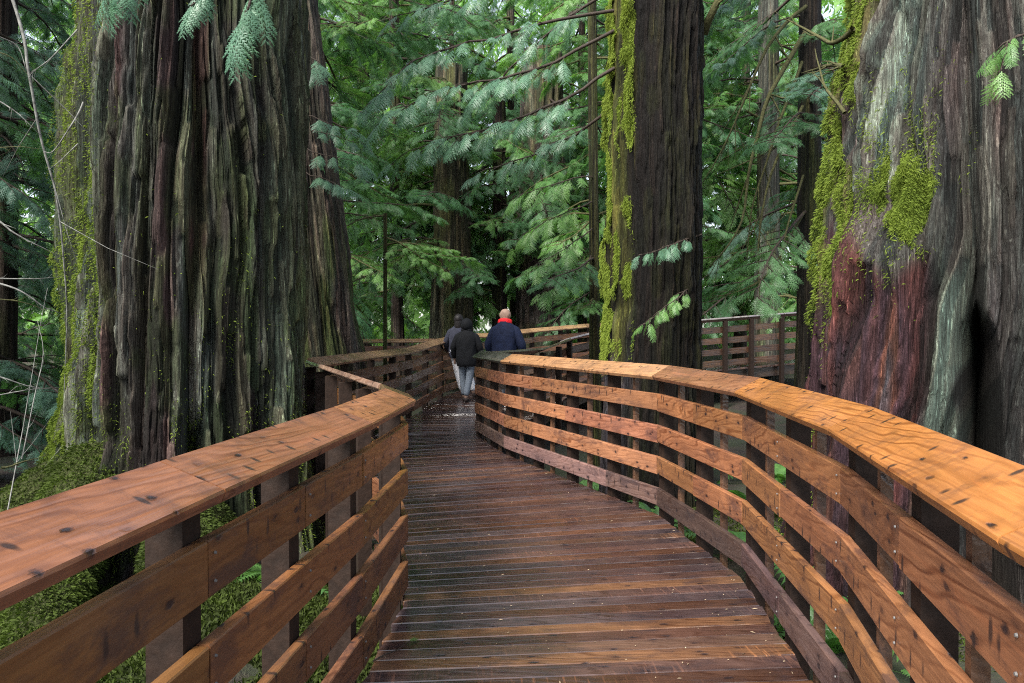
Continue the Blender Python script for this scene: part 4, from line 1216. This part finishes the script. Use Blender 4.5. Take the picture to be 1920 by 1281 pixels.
def person(loc, rz, k, label, jacket, legs_mat, bulk=1.0, hood=None, collar=None, step=(0.0, 0.0), spread=(0.0, 0.0), hem=0.80, coat_len=0.0, arms=((0, 0), (0, 0))):
    """k = height / 1.70; faces local +y; step = forward swing of (left, right) foot, spread = sideways"""
    e = empty('person', loc, label, 'person')
    e.rotation_euler = (0, 0, rz); e.scale = (k, k, k)
    b = bulk
    hipx, fl, fr_ = 0.095, step[0], step[1]
    legs = []
    for sgn, f, sp in ((-1, step[0], spread[0]), (1, step[1], spread[1])):
        legs.append([(sgn * hipx, 0, .88), (sgn * (hipx + .01) + sp * .45, f * .55 + .03, .49), (sgn * hipx + sp, f, .085), (sgn * hipx * 1.15 + sp, f + .13, .035)])
    arm = []
    for sgn, (fw, out) in ((-1, arms[0]), (1, arms[1])):
        sh = (sgn * .185 * b, 0, 1.385); el = (sgn * (.25 * b + out), -.02 + fw * .4, 1.12); wr = (sgn * (.245 * b + out), .06 + fw, .90 + fw * .3)
        arm.append([sh, el, wr])
    # body: one continuous mesh with five fingers on each hand
    pts = [(0, 0, .93, .125, .10), (0, .005, 1.12, .115, .09), (0, .0, 1.32, .135, .10), (0, -.005, 1.445, .07, .065), (0, .0, 1.50, .052, .052), (0, .012, 1.575, .078, .085), (0, .008, 1.64, .076, .09), (0, .0, 1.69, .05, .06)]
    ed = [(i, i + 1) for i in range(7)]
    def add(parent, x, y, z, r, r2=None):
        pts.append((x, y, z, r, r2 or r)); ed.append((parent, len(pts) - 1)); return len(pts) - 1
    add(5, 0, .105, 1.572, .012)                                     # nose
    add(5, 0, .082, 1.535, .018)                                     # mouth and chin
    for s in (-1, 1): add(5, s * .088, -.005, 1.575, .014, .022)     # ears
    for a, sgn in zip(arm, (-1, 1)):
        s = add(2, a[0][0] * .82, a[0][1], a[0][2] - .05, .045); el = add(s, *a[1], .042); wr = add(el, *a[2], .027)
        hd = add(wr, a[2][0], a[2][1] + .02, a[2][2] - .07, .026, .014)
        for q, (dx, ln) in enumerate(((-.026, .058), (-.009, .07), (.009, .066), (.025, .05))):
            f1 = add(hd, a[2][0] + dx * .7, a[2][1] + .03, a[2][2] - .07 - ln * .55, .0085)
            add(f1, a[2][0] + dx * .8, a[2][1] + .045, a[2][2] - .07 - ln, .0075)
        th = add(wr, a[2][0] - sgn * .015, a[2][1] + .05, a[2][2] - .045, .0095); add(th, a[2][0] - sgn * .012, a[2][1] + .06, a[2][2] - .08, .008)
    for L in legs:
        h = add(0, *L[0], .088); kn = add(h, *L[1], .06); an = add(kn, *L[2], .042); add(an, L[3][0], L[3][1], L[3][2], .036, .026)
    skinned('body', pts, ed, 'skin', e)
    for s in (-1, 1): ellipsoid('eye', (s * .032, .080, 1.592), (.012, .010, .010), 'eye', e)
    # trousers, shoes, coat
    tp = [(0, 0, .93, .135, .115)]; te = []
    for L in legs:
        base = len(tp); te.append((0, base))
        tp += [(*L[0], .105), (*L[1], .080), (L[2][0], L[2][1] - .005, L[2][2] + .03, .066)]; te += [(base, base + 1), (base + 1, base + 2)]
    skinned('trousers', tp, te, legs_mat, e)
    for L in legs:
        skinned('shoe', [(L[2][0], L[2][1] - .045, .045, .044), (L[2][0], L[2][1] + .04, .042, .048, .042), (L[3][0], L[3][1] + .02, .032, .045, .030)], [(0, 1), (1, 2)], 'shoe', e, 1)
    prof = [(hem, .175, .135), (hem + .03, .190, .15), (.93, .198, .152), (1.06, .192, .142), (1.20, .200, .142), (1.30, .205, .135), (1.37, .190, .122), (1.42, .150, .108), (1.455, .105, .094), (1.49, .078, .082)]
    V = []; F = []; ns = 26
    rgj = random.Random(int(k * 1000))
    for (zz, hw, hd) in prof:
        for q in range(ns):
            t = 2 * math.pi * q / ns
            ct, st = math.cos(t), math.sin(t)
            wr_ = 1 + 0.03 * math.sin(zz * 31 + q * 1.7) + 0.02 * rgj.uniform(-1, 1)
            V.append((hw * b * math.copysign(abs(ct) ** .85, ct) * wr_, hd * b * math.copysign(abs(st) ** .85, st) * wr_ - .01, zz))
    for i in range(len(prof) - 1):
        for q in range(ns):
            a0, a1 = i * ns + q, i * ns + (q + 1) % ns
            F += [(a0, a1, a1 + ns), (a0, a1 + ns, a0 + ns)]
    g = Geo(); g.add(V, F)
    for a, sgn in zip(arm, (-1, 1)):
        sh, el, wr = (Vector(q) for q in a)
        sh = sh + Vector((-sgn * .03, 0, -.045))
        pp = [sh + Vector((-sgn * .05, 0, .02)), sh, sh.lerp(el, .35), sh.lerp(el, .7), el, el.lerp(wr, .4), el.lerp(wr, .8), wr + Vector((0, 0, .005))]
        rads = [.075 * b, .082 * b, .076 * b, .070 * b, .068 * b, .060 * b, .055 * b, .045 * b]
        g.add(*tube_geo(pp, rads, 14))
    VV, FF = g.arrays()
    jo = mobj('jacket', np_mesh('jacket', VV, FF, M[jacket], True), e)
    sub = jo.modifiers.new('sub', 'SUBSURF'); sub.levels = 1; sub.render_levels = 1
    if hood == 'hood':
        o = ellipsoid('hood', (0, -.012, 1.585), (.125, .135, .145), jacket, e, cut=lambda c: c.y > .075 and 1.50 < c.z < 1.66)
        for p in range(1): pass
        skinned('hood_roll', [(-.09, .03, 1.475, .045), (-.06, -.06, 1.48, .05), (0, -.085, 1.48, .052), (.06, -.06, 1.48, .05), (.09, .03, 1.475, .045)], [(0, 1), (1, 2), (2, 3), (3, 4)], jacket, e, 2)
    elif hood == 'hair':
        ellipsoid('hair', (0, -.014, 1.605), (.105, .118, .118), 'hair', e, cut=lambda c: c.y > .055 and c.z < 1.645)
        skinned('hair_length', [(0, -.075, 1.60, .07, .05), (0, -.085, 1.50, .085, .05), (0, -.085, 1.40, .06, .03)], [(0, 1), (1, 2)], 'hair', e, 1)
    if collar:
        skinned('collar', [(-.06, .06, 1.465, .03, .045), (-.095, -.015, 1.48, .036, .055), (0, -.10, 1.475, .04, .07), (.095, -.015, 1.48, .036, .055), (.06, .06, 1.465, .03, .045)], [(0, 1), (1, 2), (2, 3), (3, 4)], collar, e, 2)
    return e
def on_deck(x, y): return (x, y, deckz(x, y) + 0.002)
person(on_deck(-0.885, 14.6), R(-8), 0.945, 'person in a black hooded coat and grey-blue jeans, seen from behind', 'black_cloth', 'jeans', 1.12, 'hood', None, (0.10, -0.08), (0.02, -0.10), hem=.74, arms=((.02, .0), (.02, .0)))
person(on_deck(-1.09, 15.3), R(-8), 0.985, 'person in grey-blue coat and white trousers, half hidden by the black-coated walker', 'lilac', 'white_cloth', 1.05, 'hair', None, (0.05, -0.12), (0.16, 0.25), hem=.80, arms=((.16, .02), (.02, 0)))
person(on_deck(-0.12, 12.95), R(-20), 1.105, 'bald person in navy jacket with red collar, behind the railing corner', 'navy', 'jeans', 1.08, None, 'red_cloth', (0.08, -0.08), (0, 0), hem=.78, arms=((.03, .01), (.03, .01)))


# ------------------------------------------------------------------ litter and a broken twig on the planks
def litter():
    rg = random.Random(4); g = Geo()
    for i in range(520):
        sarc = rg.uniform(2.2, 12.0) if i % 3 else rg.uniform(2.2, 6.0)
        c, an = cen_at(sarc)
        d = Vector((math.cos(an), math.sin(an)))
        tl = hit(LEFT + LEFT_FAR[1:], c, d, -1); tr = hit(RIGHT + RIGHT_FAR[1:], c, d, 1)
        f = rg.random(); f = f if i % 2 else (f ** 3 if i % 4 else 1 - f ** 3)
        q = c + d * (tl + .03 + (tr - tl - .06) * f)
        L = rg.choice((.003, .004, .006, .012)) * rg.uniform(.7, 1.4); w_ = min(L * .5, .0025)
        a = rg.uniform(0, 6.28); e = Vector((math.cos(a), math.sin(a), 0)) * L; n_ = Vector((-e.y, e.x, 0)).normalized() * w_
        p = Vector((q.x, q.y, deckz(q.x, q.y) + .004))
        g.add([p - e - n_ * .3, p - e * .2 + n_ + Vector((0, 0, .003)), p + e + Vector((0, 0, .002)), p - e * .1 - n_ + Vector((0, 0, .001))], [(0, 1, 3), (1, 2, 3)])
    V, F = g.arrays()
    tag(mobj('leaf_litter', np_mesh('leaf_litter', V, F, plain_mat('pale_litter', (0.26, 0.20, 0.13), .6, .8, 9))), 'pale flecks of fallen needles and leaf bits strewn over the planks', 'litter', kind='stuff')
    P = [Vector(((x - 960) * CAMZ / (y - YH), FPX * CAMZ / (y - YH), z)) for x, y, z in ((698, 1248, .010), (720, 1238, .016), (742, 1228, .012), (768, 1212, .018))]
    e = empty('twig', (P[0].x, P[0].y, 0), 'thin dark twig with a green tip lying beside the left railing', 'twig')
    V, F = tube_geo([p - e.location for p in P], [.004, .0035, .003, .002], 6)
    mobj('stem', np_mesh('stem', V, F, M['twig'], True), e)
    r = random.Random(3)
    for k in range(3): put_frond(e, 'young', P[3] - e.location, (.6 + .3 * k - .3, .8, .15), (0, 0, 1), .05, r)
litter()

# ------------------------------------------------------------------ screw heads on the near rail boards
def screws():
    import bmesh
    bm = bmesh.new(); bmesh.ops.create_cone(bm, cap_ends=True, segments=8, radius1=.0045, radius2=.0035, depth=.004)
    me = bpy.data.meshes.new('screw'); bm.to_mesh(me); bm.free(); me.materials.append(plain_mat('screw_steel', (0.13, 0.125, 0.12), .45, .3, 9))
    for root, nodes, side in ((lt, LEFT, -1), (rt, RIGHT, 1)):
        for a, b in zip(nodes[:-1], nodes[1:]):
            a = Vector((a[0], a[1], 0)); b = Vector((b[0], b[1], 0)); L = (b - a).length; d = (b - a) / L
            if a.y < 0 or a.y > 4.4: continue
            nrm = Vector((d.y, -d.x, 0)) * side; nb_ = max(1, round(L / .85))
            for q in range(nb_):
                for zb in (.075, .33, .585, .84):
                    for dz in (.035, .105):
                        o = bpy.data.objects.new('screw', me)
                        o.location = a + d * (L * q / nb_ + .028) - nrm * .0045 + Vector((0, 0, zb + dz))
                        o.rotation_euler = (-nrm).to_track_quat('Z', 'Y').to_euler()
                        link(o, root)
screws()
